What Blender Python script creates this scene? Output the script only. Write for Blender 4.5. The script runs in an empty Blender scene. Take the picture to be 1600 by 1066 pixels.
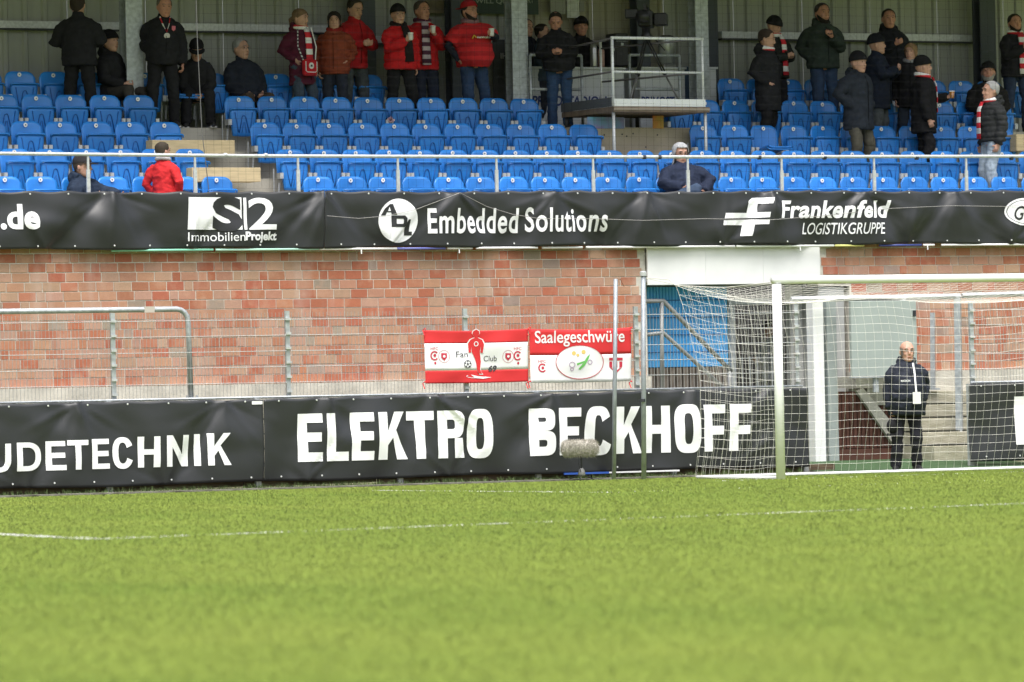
import bpy, bmesh, math, random
import numpy as np
from mathutils import Vector, Matrix, Quaternion, noise as mnoise
random.seed(7); rng = np.random.default_rng(7)
S = bpy.context.scene
COL = S.collection
# ------------------------------------------------------------------ camera
CAM = np.array([-34.6208, -58.1279, 1.0896]); YAW, PIT, ROL, FPX = 0.488, 0.01053, 0.02143, 8437.6
_f = np.array([math.sin(YAW)*math.cos(PIT), math.cos(YAW)*math.cos(PIT), math.sin(PIT)])
_r0 = np.array([math.cos(YAW), -math.sin(YAW), 0.0]); _d0 = np.cross(_f, _r0)
_r = math.cos(ROL)*_r0 + math.sin(ROL)*_d0; _d = -math.sin(ROL)*_r0 + math.cos(ROL)*_d0
cam = bpy.data.cameras.new('camera'); camo = bpy.data.objects.new('camera', cam); COL.objects.link(camo)
camo.matrix_world = Matrix(((_r[0], -_d[0], -_f[0], CAM[0]), (_r[1], -_d[1], -_f[1], CAM[1]), (_r[2], -_d[2], -_f[2], CAM[2]), (0, 0, 0, 1)))
cam.sensor_width = 36.0; cam.lens = FPX*36/1600; cam.clip_start = 0.5; cam.clip_end = 3000
cam.dof.use_dof = True; cam.dof.focus_distance = 71.0; cam.dof.aperture_fstop = 3.2
S.camera = camo
# ------------------------------------------------------------------ sky, sun, exposure (overcast)
SUN_EL, SUN_AZ = math.radians(68), math.radians(200)      # high, behind the photographer
W = bpy.data.worlds.new('World'); S.world = W; W.use_nodes = True
nt = W.node_tree; nt.nodes.clear()
sky = nt.nodes.new('ShaderNodeTexSky'); sky.sky_type = 'NISHITA'; sky.sun_disc = False
sky.sun_elevation = SUN_EL; sky.sun_rotation = SUN_AZ; sky.air_density = 1.0; sky.dust_density = 6.0; sky.ozone_density = 1.0
hs = nt.nodes.new('ShaderNodeHueSaturation'); hs.inputs['Saturation'].default_value = 0.55
bg = nt.nodes.new('ShaderNodeBackground'); bg.inputs['Strength'].default_value = 0.13
wo = nt.nodes.new('ShaderNodeOutputWorld')
nt.links.new(sky.outputs[0], hs.inputs['Color']); nt.links.new(hs.outputs[0], bg.inputs[0]); nt.links.new(bg.outputs[0], wo.inputs[0])
sun = bpy.data.lights.new('sun', 'SUN'); sun.energy = 1.5; sun.angle = math.radians(45); sun.color = (1.0, 0.99, 0.975)
suno = bpy.data.objects.new('sun', sun); COL.objects.link(suno); suno.location = (-20, -40, 60)
_sd = Vector((math.sin(SUN_AZ)*math.cos(SUN_EL), math.cos(SUN_AZ)*math.cos(SUN_EL), math.sin(SUN_EL)))
suno.rotation_euler = _sd.to_track_quat('Z', 'Y').to_euler()
S.view_settings.view_transform = 'Standard'; S.view_settings.look = 'None'; S.view_settings.exposure = 1.0; S.view_settings.gamma = 1.0
S.view_settings.use_curve_mapping = False
S.render.engine = 'CYCLES'
try:
    S.cycles.use_denoising = True; S.cycles.denoiser = 'OPENIMAGEDENOISE'; S.cycles.max_bounces = 6; S.cycles.transparent_max_bounces = 8
except Exception: pass
# ------------------------------------------------------------------ helpers
def ray(u, v): return _f + _r*(u-800)/FPX + _d*(v-533)/FPX
def onY(u, v, Y):
    k = ray(u, v); return CAM + k*(Y-CAM[1])/k[1]
def onZ(u, v, Z):
    k = ray(u, v); return CAM + k*(Z-CAM[2])/k[2]
def proj(P):
    v = np.array(P, float)-CAM; z = v@_f; return 800+FPX*(v@_r)/z, 533+FPX*(v@_d)/z
MATS = {}
def mat(name, col, rough=0.6, metal=0.0, var=0.0, vscale=6.0, bump=0.0, bscale=40.0, stretch=None, spec=None, sheen=0.0, col2=None):
    if name in MATS: return MATS[name]
    m = bpy.data.materials.new(name); m.use_nodes = True; n = m.node_tree; b = n.nodes['Principled BSDF']
    c = tuple(col)+(1,); b.inputs['Base Color'].default_value = c; b.inputs['Roughness'].default_value = rough; b.inputs['Metallic'].default_value = metal
    if spec is not None: b.inputs['Specular IOR Level'].default_value = spec
    if sheen: b.inputs['Sheen Weight'].default_value = sheen
    if var or bump:
        tc = n.nodes.new('ShaderNodeTexCoord'); src = tc.outputs['Object']
        if stretch:
            mp = n.nodes.new('ShaderNodeMapping'); mp.inputs['Scale'].default_value = stretch; n.links.new(src, mp.inputs[0]); src = mp.outputs[0]
    if var:
        tx = n.nodes.new('ShaderNodeTexNoise'); tx.inputs['Scale'].default_value = vscale; tx.inputs['Detail'].default_value = 5
        n.links.new(src, tx.inputs['Vector'])
        rp = n.nodes.new('ShaderNodeValToRGB'); n.links.new(tx.outputs['Fac'], rp.inputs[0])
        rp.color_ramp.elements[0].position = 0.3; rp.color_ramp.elements[1].position = 0.7
        c2 = col2 if col2 else tuple(min(1, x*(1+var)) for x in col); c1 = tuple(x*(1-var) for x in col) if not col2 else col
        rp.color_ramp.elements[0].color = tuple(c1)+(1,); rp.color_ramp.elements[1].color = tuple(c2)+(1,)
        n.links.new(rp.outputs[0], b.inputs['Base Color'])
    if bump:
        t2 = n.nodes.new('ShaderNodeTexNoise'); t2.inputs['Scale'].default_value = bscale; t2.inputs['Detail'].default_value = 3
        n.links.new(src, t2.inputs['Vector'])
        bp = n.nodes.new('ShaderNodeBump'); bp.inputs['Strength'].default_value = bump; bp.inputs['Distance'].default_value = 0.02
        n.links.new(t2.outputs['Fac'], bp.inputs['Height']); n.links.new(bp.outputs[0], b.inputs['Normal'])
    MATS[name] = m; return m
def stripes(name, c1, c2, period, axis=2, duty=0.5, rough=0.9):
    if name in MATS: return MATS[name]
    m = bpy.data.materials.new(name); m.use_nodes = True; n = m.node_tree; b = n.nodes['Principled BSDF']; b.inputs['Roughness'].default_value = rough
    tc = n.nodes.new('ShaderNodeTexCoord'); sp = n.nodes.new('ShaderNodeSeparateXYZ'); n.links.new(tc.outputs['Object'], sp.inputs[0])
    a = n.nodes.new('ShaderNodeMath'); a.operation = 'DIVIDE'; a.inputs[1].default_value = period; n.links.new(sp.outputs[axis], a.inputs[0])
    fr = n.nodes.new('ShaderNodeMath'); fr.operation = 'FRACT'; n.links.new(a.outputs[0], fr.inputs[0])
    gt = n.nodes.new('ShaderNodeMath'); gt.operation = 'GREATER_THAN'; gt.inputs[1].default_value = duty; n.links.new(fr.outputs[0], gt.inputs[0])
    mx = n.nodes.new('ShaderNodeMix'); mx.data_type = 'RGBA'; n.links.new(gt.outputs[0], mx.inputs[0])
    mx.inputs[6].default_value = tuple(c1)+(1,); mx.inputs[7].default_value = tuple(c2)+(1,); n.links.new(mx.outputs[2], b.inputs['Base Color'])
    MATS[name] = m; return m
def tag(o, label=None, cat=None, group=None, kind=None):
    if label: o['label'] = label
    if cat: o['category'] = cat
    if group: o['group'] = group
    if kind: o['kind'] = kind
    return o
def empty(name, loc=(0, 0, 0), rz=0.0, label=None, cat=None, group=None):
    o = bpy.data.objects.new(name, None); COL.objects.link(o); o.location = loc; o.rotation_euler = (0, 0, rz); o.empty_display_size = 0.1
    return tag(o, label, cat, group)
def link(name, me, m=None, parent=None, loc=(0, 0, 0)):
    o = bpy.data.objects.new(name, me); COL.objects.link(o); o.location = loc
    if m is not None and len(me.materials) == 0: me.materials.append(m)
    if parent is not None: o.parent = parent
    return o
class MB:
    def __init__(s): s.v = []; s.f = []; s.smooth = False
    def add(s, vs, fs):
        k = len(s.v); s.v += [tuple(map(float, x)) for x in vs]; s.f += [tuple(i+k for i in f) for f in fs]; return s
    def box(s, x0, y0, z0, x1, y1, z1):
        return s.add([(x0, y0, z0), (x1, y0, z0), (x1, y1, z0), (x0, y1, z0), (x0, y0, z1), (x1, y0, z1), (x1, y1, z1), (x0, y1, z1)],
                     [(3, 2, 1, 0), (4, 5, 6, 7), (0, 1, 5, 4), (1, 2, 6, 5), (2, 3, 7, 6), (3, 0, 4, 7)])
    def prism(s, poly, y0, y1):                      # polygon in XZ, extruded along Y (y0 front)
        n = len(poly)
        return s.add([(x, y0, z) for x, z in poly]+[(x, y1, z) for x, z in poly],
                     [tuple(range(n)), tuple(range(2*n-1, n-1, -1))]+[(i, i+n, (i+1) % n+n, (i+1) % n) for i in range(n)])
    def tube(s, pts, r, sides=8, caps=True, radii=None, ell=None, ref=None):
        pts = [Vector(p) for p in pts]; n = len(pts); rings = []
        up = Vector(ref) if ref else None
        prev = None
        for i, p in enumerate(pts):
            t = (pts[min(i+1, n-1)]-pts[max(i-1, 0)])
            t = t.normalized() if t.length > 1e-9 else Vector((0, 0, 1))
            a = up if up else (prev if prev else (Vector((0, 0, 1)) if abs(t.z) < 0.9 else Vector((1, 0, 0))))
            u = a-t*a.dot(t)
            if u.length < 1e-6: u = t.orthogonal()
            u.normalize(); w = t.cross(u)
            if not up: prev = u
            if radii: ra = rb = radii[i]
            else: ra = rb = r
            if ell: ra, rb = ell[i]
            rings.append([p+u*(ra*math.cos(2*math.pi*k/sides))+w*(rb*math.sin(2*math.pi*k/sides)) for k in range(sides)])
        vs = [v for rg in rings for v in rg]; fs = []
        for i in range(n-1):
            for k in range(sides):
                fs.append((i*sides+k, i*sides+(k+1) % sides, (i+1)*sides+(k+1) % sides, (i+1)*sides+k))
        if caps: fs += [tuple(range(sides-1, -1, -1)), tuple((n-1)*sides+k for k in range(sides))]
        return s.add(vs, fs)
    def lathe(s, prof, c=(0, 0, 0), sides=20, axis='Z'):     # prof: (radius, height)
        vs = []
        for r, h in prof:
            for k in range(sides):
                a = 2*math.pi*k/sides; x, y = r*math.cos(a), r*math.sin(a)
                vs.append((c[0]+x, c[1]+y, c[2]+h) if axis == 'Z' else (c[0]+x, c[1]-h, c[2]+y))
        fs = [(i*sides+k, i*sides+(k+1) % sides, (i+1)*sides+(k+1) % sides, (i+1)*sides+k) for i in range(len(prof)-1) for k in range(sides)]
        n = len(prof)
        fs += [tuple(range(sides-1, -1, -1)), tuple((n-1)*sides+k for k in range(sides))]
        return s.add(vs, fs)
    def ell(s, c, r, M=None, nu=14, nv=9):
        vs = []; fs = []
        for j in range(nv+1):
            th = math.pi*j/nv
            for i in range(nu):
                ph = 2*math.pi*i/nu
                q = Vector((r[0]*math.sin(th)*math.cos(ph), r[1]*math.sin(th)*math.sin(ph), r[2]*math.cos(th)))
                if M is not None: q = M @ q
                vs.append(Vector(c)+q)
        for j in range(nv):
            for i in range(nu): fs.append((j*nu+i, (j+1)*nu+i, (j+1)*nu+(i+1) % nu, j*nu+(i+1) % nu))
        return s.add(vs, fs)
    def mesh(s, name, smooth=False):
        me = bpy.data.meshes.new(name); me.from_pydata(s.v, [], s.f); me.validate(); me.update()
        if smooth or s.smooth: me.shade_smooth()
        return me
    def build(s, name, m=None, parent=None, loc=(0, 0, 0), smooth=False):
        return link(name, s.mesh(name, smooth), m, parent, loc)
def bevel_mesh(me, w=0.004, seg=1):
    bm = bmesh.new(); bm.from_mesh(me); bmesh.ops.remove_doubles(bm, verts=bm.verts, dist=1e-5)
    bmesh.ops.bevel(bm, geom=list(bm.edges), offset=w, segments=seg, affect='EDGES'); bm.to_mesh(me); bm.free(); me.update(); return me
def bx(name, x0, y0, z0, x1, y1, z1, m, parent=None, bev=0.0):
    o = MB().box(x0, y0, z0, x1, y1, z1).build(name, m, parent)
    if bev: bevel_mesh(o.data, bev)
    return o
def wires(lines, r, sides=3):
    b = MB()
    for l in lines: b.tube(l, r, sides, caps=False)
    return b
ORD = ['first', 'second', 'third', 'fourth', 'fifth', 'sixth', 'seventh', 'eighth', 'ninth', 'tenth', 'eleventh', 'twelfth', 'thirteenth', 'fourteenth', 'fifteenth', 'sixteenth', 'seventeenth', 'eighteenth', 'nineteenth', 'twentieth',
       'twenty-first', 'twenty-second', 'twenty-third', 'twenty-fourth', 'twenty-fifth', 'twenty-sixth', 'twenty-seventh', 'twenty-eighth', 'twenty-ninth', 'thirtieth']
# ---- flat lettering
def text_mesh(body, bold=0.0, shear=0.0, spacing=1.0):
    cu = bpy.data.curves.new('lettering', 'FONT'); cu.body = body; cu.offset = bold; cu.shear = shear; cu.resolution_u = 4; cu.space_character = spacing
    o = bpy.data.objects.new('lettering_tmp', cu); TS.collection.objects.link(o); TS.view_layers[0].update()
    me = bpy.data.meshes.new_from_object(o.evaluated_get(TS.view_layers[0].depsgraph)); bpy.data.objects.remove(o); bpy.data.curves.remove(cu)
    return me
TS = bpy.data.scenes.new('workshop')
def fit_to(me, X0, Z0, X1, Z1, Yf, step=0.07):
    """lay a flat XY mesh into the XZ rectangle, cut it to a grid and drop it on the sheet Yf(x,z)"""
    bm = bmesh.new(); bm.from_mesh(me)
    xs = [v.co.x for v in bm.verts]; ys = [v.co.y for v in bm.verts]; a, b, c, d = min(xs), max(xs), min(ys), max(ys)
    for v in bm.verts: v.co = Vector((X0+(v.co.x-a)/(b-a)*(X1-X0), 0, Z0+(v.co.y-c)/(d-c)*(Z1-Z0)))
    if step:
        k = math.ceil(X0/step)*step
        while k < X1:
            bmesh.ops.bisect_plane(bm, geom=bm.verts[:]+bm.edges[:]+bm.faces[:], plane_co=(k, 0, 0), plane_no=(1, 0, 0)); k += step
        k = math.ceil(Z0/step)*step
        while k < Z1:
            bmesh.ops.bisect_plane(bm, geom=bm.verts[:]+bm.edges[:]+bm.faces[:], plane_co=(0, 0, k), plane_no=(0, 0, 1)); k += step
    bmesh.ops.triangulate(bm, faces=bm.faces[:])
    for v in bm.verts: v.co.y = Yf(v.co.x, v.co.z)
    bm.to_mesh(me); bm.free(); me.update(); return me
def rectpx(u0, v0, u1, v1, Y):
    um, vm = (u0+u1)/2, (v0+v1)/2
    return onY(u0, vm, Y)[0], onY(um, v1, Y)[2], onY(u1, vm, Y)[0], onY(um, v0, Y)[2]
def lettering(name, body, px, Y, Yf, m, parent, bold=0.0, shear=0.0, spacing=1.0, step=0.035):
    X0, Z0, X1, Z1 = rectpx(*px, Y)
    return link(name, fit_to(text_mesh(body, bold, shear, spacing), X0, Z0, X1, Z1, Yf, step), m, parent)
def ringpts(cx, cy, rx, ry, a0, a1, n, p=2.0):
    out = []
    for i in range(n+1):
        a = a0+(a1-a0)*i/n; c, s_ = math.cos(a), math.sin(a)
        out.append((cx+rx*math.copysign(abs(c)**(2/p), c), cy+ry*math.copysign(abs(s_)**(2/p), s_)))
    return out
def band(o, i): return [(o[k], o[k+1], i[k+1], i[k]) for k in range(len(o)-1)]
def glyph(ch, W=0.5, s=0.2, t=0.17, p=3.0):
    """heavy grotesque capital of height 1, as non-overlapping polygons"""
    R = lambda x0, y0, x1, y1: ((x0, y0), (x1, y0), (x1, y1), (x0, y1))
    pi = math.pi
    if ch == 'E': return [R(0, 0, s, 1), R(s, 0, W, t), R(s, .5-t/2+.01, W-.03, .5+t/2+.01), R(s, 1-t, W, 1)]
    if ch == 'F': return [R(0, 0, s, 1), R(s, .44-t/2+.01, W-.03, .44+t/2+.01), R(s, 1-t, W, 1)]
    if ch == 'L': return [R(0, 0, s, 1), R(s, 0, W, t)]
    if ch == 'I': return [R(0, 0, s, 1)]
    if ch == 'T': return [R(0, 1-t, W, 1), R(W/2-s/2, 0, W/2+s/2, 1-t)]
    if ch == 'H': return [R(0, 0, s, 1), R(W-s, 0, W, 1), R(s, .5-t/2, W-s, .5+t/2)]
    if ch == 'N': return [R(0, 0, s, 1), R(W-s, 0, W, 1), ((s, 1), (s, .62), (W-s, 0), (W-s, .38))]
    if ch == 'K': return [R(0, 0, s, 1), ((s, .34), (s+.10, .50), (W-.02-s*1.12, 1), (W-.02, 1), (s+.17, .52)), ((s+.06, .437), (s+.17, .60), (W+.03, 0), (W+.03-s*1.15, 0))][:1]+[((s, .30), (s+.13, .46), (W+.03-s*1.1, 0), (W+.03, 0), (s+.2, .62), (W-.01, 1), (W-.01-s*1.1, 1), (s, .60))]
    if ch == 'O': return band(ringpts(W/2, .5, W/2, .52, 0, 2*pi, 40, p), ringpts(W/2, .5, W/2-s, .52-t, 0, 2*pi, 40, p))
    if ch == 'C': return band(ringpts(W/2, .5, W/2, .52, .42, 2*pi-.42, 36, p), ringpts(W/2, .5, W/2-s, .52-t, .42, 2*pi-.42, 36, p))
    if ch == 'U': return [R(0, .4, s, 1), R(W-s, .4, W, 1)]+band(ringpts(W/2, .4, W/2, .42, pi, 2*pi, 20, p), ringpts(W/2, .4, W/2-s, .42-t, pi, 2*pi, 20, p))
    if ch == 'D': return [R(0, 0, s, 1)]+band([(s, 0)]+ringpts(W*.4, .5, W*.6, .5, -pi/2, pi/2, 24, p)+[(s, 1)], [(s, t)]+ringpts(W*.4, .5, W*.6-s, .5-t, -pi/2, pi/2, 24, p)+[(s, 1-t)])
    def bowl(y0, y1, w): return band([(s, y0)]+ringpts(w*.5, (y0+y1)/2, w*.5, (y1-y0)/2, -pi/2, pi/2, 16, p)+[(s, y1)], [(s, y0+t)]+ringpts(w*.5, (y0+y1)/2, w*.5-s, (y1-y0)/2-t, -pi/2, pi/2, 16, p)+[(s, y1-t)])
    if ch == 'B': return [R(0, 0, s, 1)]+bowl(0, .525, W)+bowl(.525, 1, W*.96)
    if ch == 'R': return [R(0, 0, s, 1)]+bowl(.42, 1, W)+[((W-s-.03, 0), (W+.02, 0), (W-.03, .42), (W-s-.03, .42))]
    return []
def block_text(name, chars, pxs, v0, v1, Y, Yf, m, parent, s=0.2, t=0.17, p=3.0, step=0.04):
    """chars placed one by one: pxs = list of (u0, u1); v0/v1 = functions of u for top and bottom"""
    out = []
    for ch, (u0, u1) in zip(chars, pxs):
        uc = (u0+u1)/2; X0, Z0, X1, Z1 = onY(u0, (v0(uc)+v1(uc))/2, Y)[0], onY(uc, v1(uc), Y)[2], onY(u1, (v0(uc)+v1(uc))/2, Y)[0], onY(uc, v0(uc), Y)[2]
        Wd = (X1-X0)/(Z1-Z0); b = MB()
        for poly in glyph(ch, Wd, s, t, p): b.add([(x, y, 0) for x, y in poly], [tuple(range(len(poly)))])
        me = b.mesh(name); ex = (max(q[0] for q in b.v)-Wd)*(Z1-Z0); ov = 0.02*(Z1-Z0) if ch in 'OC' else 0
        if ch == 'U': ov = 0.02*(Z1-Z0)
        fit_to(me, X0, Z0-ov, X1+ex, Z1+(ov if ch in 'OC' else 0), Yf, step)
        out.append(link(name, me, m, parent))
    return out
# ================================================================== THE SETTING
def struct(o): o['kind'] = 'structure'; return o
STEEL = mat('galvanised steel', (0.42, 0.45, 0.47), 0.45, 0.35, var=0.22, vscale=18, bump=0.05, bscale=60)
STEEL2 = mat('bright zinc', (0.55, 0.57, 0.58), 0.4, 0.3, var=0.15, vscale=25)
DARKST = mat('dark painted steel', (0.035, 0.038, 0.045), 0.5, 0.2, var=0.2)
CONC = mat('pale concrete', (0.50, 0.48, 0.42), 0.9, var=0.22, vscale=3.5, bump=0.3, bscale=30)
CONC2 = mat('weathered concrete', (0.40, 0.39, 0.33), 0.95, var=0.35, vscale=5, bump=0.4, bscale=25)
WHITE = mat('white paint', (0.82, 0.83, 0.83), 0.4, var=0.04, vscale=4)
# ---- pitch: one soil sheet to the horizon, a turf of blades where the lens sees it
def ground_mat():
    m = bpy.data.materials.new('turf ground'); m.use_nodes = True; n = m.node_tree; b = n.nodes['Principled BSDF']; b.inputs['Roughness'].default_value = 1.0; b.inputs['Specular IOR Level'].default_value = 0.1
    g = n.nodes.new('ShaderNodeNewGeometry'); t = n.nodes.new('ShaderNodeTexNoise'); t.inputs['Scale'].default_value = 0.6; t.inputs['Detail'].default_value = 8
    n.links.new(g.outputs['Position'], t.inputs['Vector']); r = n.nodes.new('ShaderNodeValToRGB'); n.links.new(t.outputs['Fac'], r.inputs[0])
    r.color_ramp.elements[0].color = (0.125, 0.17, 0.026, 1); r.color_ramp.elements[1].color = (0.165, 0.21, 0.034, 1)
    n.links.new(r.outputs[0], b.inputs['Base Color']); return m
struct(MB().add([(-600, -500, 0), (600, -500, 0), (600, 900, 0), (-600, 900, 0)], [(0, 1, 2, 3)]).build('pitch', ground_mat()))
def worldline(a, b): return onZ(*a, 0)[:2], onZ(*b, 0)[:2]
LINES = [worldline((152, 843), (1490, 791.5))+(0.6, 0.06), worldline((-160, 827), (152, 843))+(1.0, 0.075), worldline((580, 766.8), (955, 770))+(0.5, 0.07)]
LINES[0] = (LINES[0][0], LINES[0][0]+(LINES[0][1]-LINES[0][0])*1.6, 0.6, 0.06)
LINES.append((np.array([-1.0, -0.02]), np.array([9.0, -0.02]), 0.35, 0.06))
LINES.append((onZ(955, 770, 0)[:2], onZ(955, 770, 0)[:2]+np.array([12.0, 0.1]), 0.12, 0.06))
PAINT = mat('line paint', (0.72, 0.74, 0.70), 0.9, var=0.3, vscale=9)
for a, b, w, hw in [l[:3]+(l[3]*.5,) for l in LINES[:3]]:
    d = (b-a)/np.linalg.norm(b-a); nn = np.array([-d[1], d[0]])*hw
    mk = MB(); L_ = float(np.linalg.norm(b-a)); t = 0.0
    while t < L_-.1:
        ln = min(random.uniform(.05, .5), L_-t); wv = .5+.32*math.sin(t*1.9+1)+.25*math.sin(t*4.7)
        if random.random() < w*(.35+.5*wv):
            p, q = a+d*t, a+d*(t+ln); n0, n1 = nn*random.uniform(.5, 1), nn*random.uniform(.5, 1); mk.add([(*(p-n0), .004), (*(q-n1), .004), (*(q+n0), .004), (*(p+n1), .004)], [(0, 1, 2, 3)])
        t += ln
    struct(mk.build('pitch_marking', PAINT))
def grass():
    N = 560000
    zz = rng.uniform(15.5, 71.5, N); lat = rng.uniform(-0.112, 0.112, N)*zz
    fx, fy = math.sin(YAW), math.cos(YAW); rx, ry = math.cos(YAW), -math.sin(YAW)
    x = CAM[0]+zz*fx+lat*rx; y = CAM[1]+zz*fy+lat*ry
    edge = 3.28+0.06*np.sin(x*5.1)+0.05*np.sin(x*13.7)
    k = (y < edge); x, y, zz = x[k], y[k], zz[k]; N = len(x)
    h = rng.uniform(0.006, 0.015, N); w = rng.uniform(0.005, 0.009, N)*(0.7+zz/90); a = rng.uniform(0, math.pi, N); lx, ly = rng.normal(0, 0.008, (2, N))
    ca, sa = np.cos(a)*w/2, np.sin(a)*w/2
    V = np.zeros((N, 3, 3), np.float32)
    V[:, 0] = np.stack([x-ca, y-sa, np.zeros(N)], 1); V[:, 1] = np.stack([x+ca, y+sa, np.zeros(N)], 1); V[:, 2] = np.stack([x+lx, y+ly, h], 1)
    pt = np.zeros(N); pos = np.stack([x, y], 1)
    for A, B, wgt, hw in LINES:
        d = (B-A); L = np.linalg.norm(d); d = d/L; q = pos-A; t = q@d; s_ = np.abs(q[:, 0]*-d[1]+q[:, 1]*d[0])
        wear = 0.5+0.32*np.sin(t*1.9+1)+0.25*np.sin(t*4.7)+0.2*np.sin(t*11.3)
        on = (t > 0) & (t < L) & (s_ < hw*(0.8+0.4*rng.random(N))) & (rng.random(N) < np.clip(wgt*(0.55+wear), 0, 1))
        pt[on] = 1
    me = bpy.data.meshes.new('grass_blades'); me.vertices.add(N*3); me.vertices.foreach_set('co', V.ravel())
    me.loops.add(N*3); me.loops.foreach_set('vertex_index', np.arange(N*3, dtype=np.int32)); me.polygons.add(N)
    me.polygons.foreach_set('loop_start', np.arange(0, N*3, 3, dtype=np.int32)); me.update(calc_edges=True)
    at = me.attributes.new('paint', 'FLOAT', 'POINT'); at.data.foreach_set('value', np.repeat(pt, 3).astype(np.float32))
    at = me.attributes.new('tint', 'FLOAT', 'POINT'); at.data.foreach_set('value', np.repeat(rng.random(N), 3).astype(np.float32))
    m = bpy.data.materials.new('grass blade'); m.use_nodes = True; n = m.node_tree; b = n.nodes['Principled BSDF']; b.inputs['Roughness'].default_value = 0.75; b.inputs['Specular IOR Level'].default_value = 0.25
    g = n.nodes.new('ShaderNodeNewGeometry')
    def noi(sc, det, st):
        mp = n.nodes.new('ShaderNodeMapping'); mp.inputs['Scale'].default_value = st; n.links.new(g.outputs['Position'], mp.inputs[0])
        t = n.nodes.new('ShaderNodeTexNoise'); t.inputs['Scale'].default_value = sc; t.inputs['Detail'].default_value = det; n.links.new(mp.outputs[0], t.inputs['Vector']); return t.outputs['Fac']
    r = n.nodes.new('ShaderNodeValToRGB'); r.color_ramp.elements[0].position = 0.30; r.color_ramp.elements[1].position = 0.70
    r.color_ramp.elements[0].color = (0.132, 0.215, 0.028, 1); r.color_ramp.elements[1].color = (0.245, 0.31, 0.052, 1)
    a1 = n.nodes.new('ShaderNodeMath'); a1.operation = 'MULTIPLY_ADD'; a1.inputs[1].default_value = 0.40
    n.links.new(noi(1.1, 4, (1, .35, 0)), a1.inputs[0])
    a2 = n.nodes.new('ShaderNodeMath'); a2.operation = 'MULTIPLY'; a2.inputs[1].default_value = 0.60; n.links.new(noi(.22, 3, (1, .4, 0)), a2.inputs[0]); n.links.new(a2.outputs[0], a1.inputs[2])
    n.links.new(a1.outputs[0], r.inputs[0])
    ta = n.nodes.new('ShaderNodeAttribute'); ta.attribute_name = 'tint'
    mv = n.nodes.new('ShaderNodeMapRange'); mv.inputs[3].default_value = 0.96; mv.inputs[4].default_value = 1.05; n.links.new(ta.outputs['Fac'], mv.inputs[0])
    mu = n.nodes.new('ShaderNodeVectorMath'); mu.operation = 'SCALE'; n.links.new(r.outputs[0], mu.inputs[0]); n.links.new(mv.outputs[0], mu.inputs['Scale'])
    pa = n.nodes.new('ShaderNodeAttribute'); pa.attribute_name = 'paint'
    mx = n.nodes.new('ShaderNodeMix'); mx.data_type = 'RGBA'; n.links.new(pa.outputs['Fac'], mx.inputs[0]); n.links.new(mu.outputs[0], mx.inputs[6]); mx.inputs[7].default_value = (0.78, 0.80, 0.74, 1)
    n.links.new(mx.outputs[2], b.inputs['Base Color'])
    ad = n.nodes.new('ShaderNodeVectorMath'); ad.operation = 'MULTIPLY_ADD'; ad.inputs[1].default_value = (.06, .06, .06); ad.inputs[2].default_value = (0, 0, 1); n.links.new(g.outputs['Normal'], ad.inputs[0])
    no = n.nodes.new('ShaderNodeVectorMath'); no.operation = 'NORMALIZE'; n.links.new(ad.outputs[0], no.inputs[0]); n.links.new(no.outputs[0], b.inputs['Normal'])
    return tag(link('grass', me, m), 'short yellow-green grass of the pitch', 'grass', kind='stuff')
grass()
# ---- edging along the pitch
struct(bx('edging_kerb', -14, 3.36, -0.05, 2.9, 3.62, 0.022, mat('dirty kerb', (0.07, 0.065, 0.05), 0.95, var=0.5, vscale=5, bump=0.5, bscale=20, col2=(0.24, 0.23, 0.20))))
struct(bx('earth_strip', -14, 3.62, -0.06, 2.9, 4.1, 0.012, mat('shadow darkened soil', (0.06, 0.045, 0.03), 1.0, var=0.5, vscale=9, bump=0.6)))  # soil colour darkened to carry the shadow at the foot of the banner
struct(MB().add([(2.75, 3.35, .006), (6.4, 3.35, .006), (6.4, 5.4, .125), (2.75, 5.4, .125), (6.4, 9, .13), (2.75, 9, .13)], [(0, 1, 2, 3), (3, 2, 4, 5)]).build('artificial_turf_path', mat('artificial turf', (0.04, 0.085, 0.03), 0.95, var=0.3, vscale=30, bump=0.5, bscale=90)))
WOOD = mat('old board', (0.06, 0.04, 0.025), 0.9, var=0.45, vscale=3, stretch=(1, 6, 14), bump=0.3, col2=(0.17, 0.12, 0.075))
bd = empty('timber_edging', (-3.5, 3.86, 0), label='low brown timber board edging under the black ELEKTRO BECKHOFF banner', cat='edging')
x = -9.4; i = 0
while x < 2.6:
    L = random.uniform(1.5, 2.2); dz = random.uniform(-.035, .012)
    o = MB().box(0, 0, 0, L-.02, .045, .115).build('plank', WOOD, bd, (x+3.5, random.uniform(-.01, .01), .018+dz)); o.rotation_euler = (0, random.uniform(-.016, .016), 0); x += L
# little weeds along the edging
wb = MB()
for i in range(900):
    c = rng.uniform(-9.3, 2.6); y0 = rng.uniform(3.58, 3.84); hgt = rng.uniform(.015, .075)
    for j in range(3):
        a = rng.uniform(0, 6.28); q = (c+rng.normal(0, .02), y0, .02); wb.add([(q[0]-.004, q[1], q[2]), (q[0]+.004, q[1], q[2]), (q[0]+.04*math.cos(a), q[1]+.03*math.sin(a), q[2]+hgt)], [(0, 1, 2)])
tag(wb.build('weeds', mat('weed green', (0.07, 0.11, 0.03), 0.9, var=.3, vscale=30)), 'small weeds growing along the timber edging', 'weeds', kind='stuff')

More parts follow.
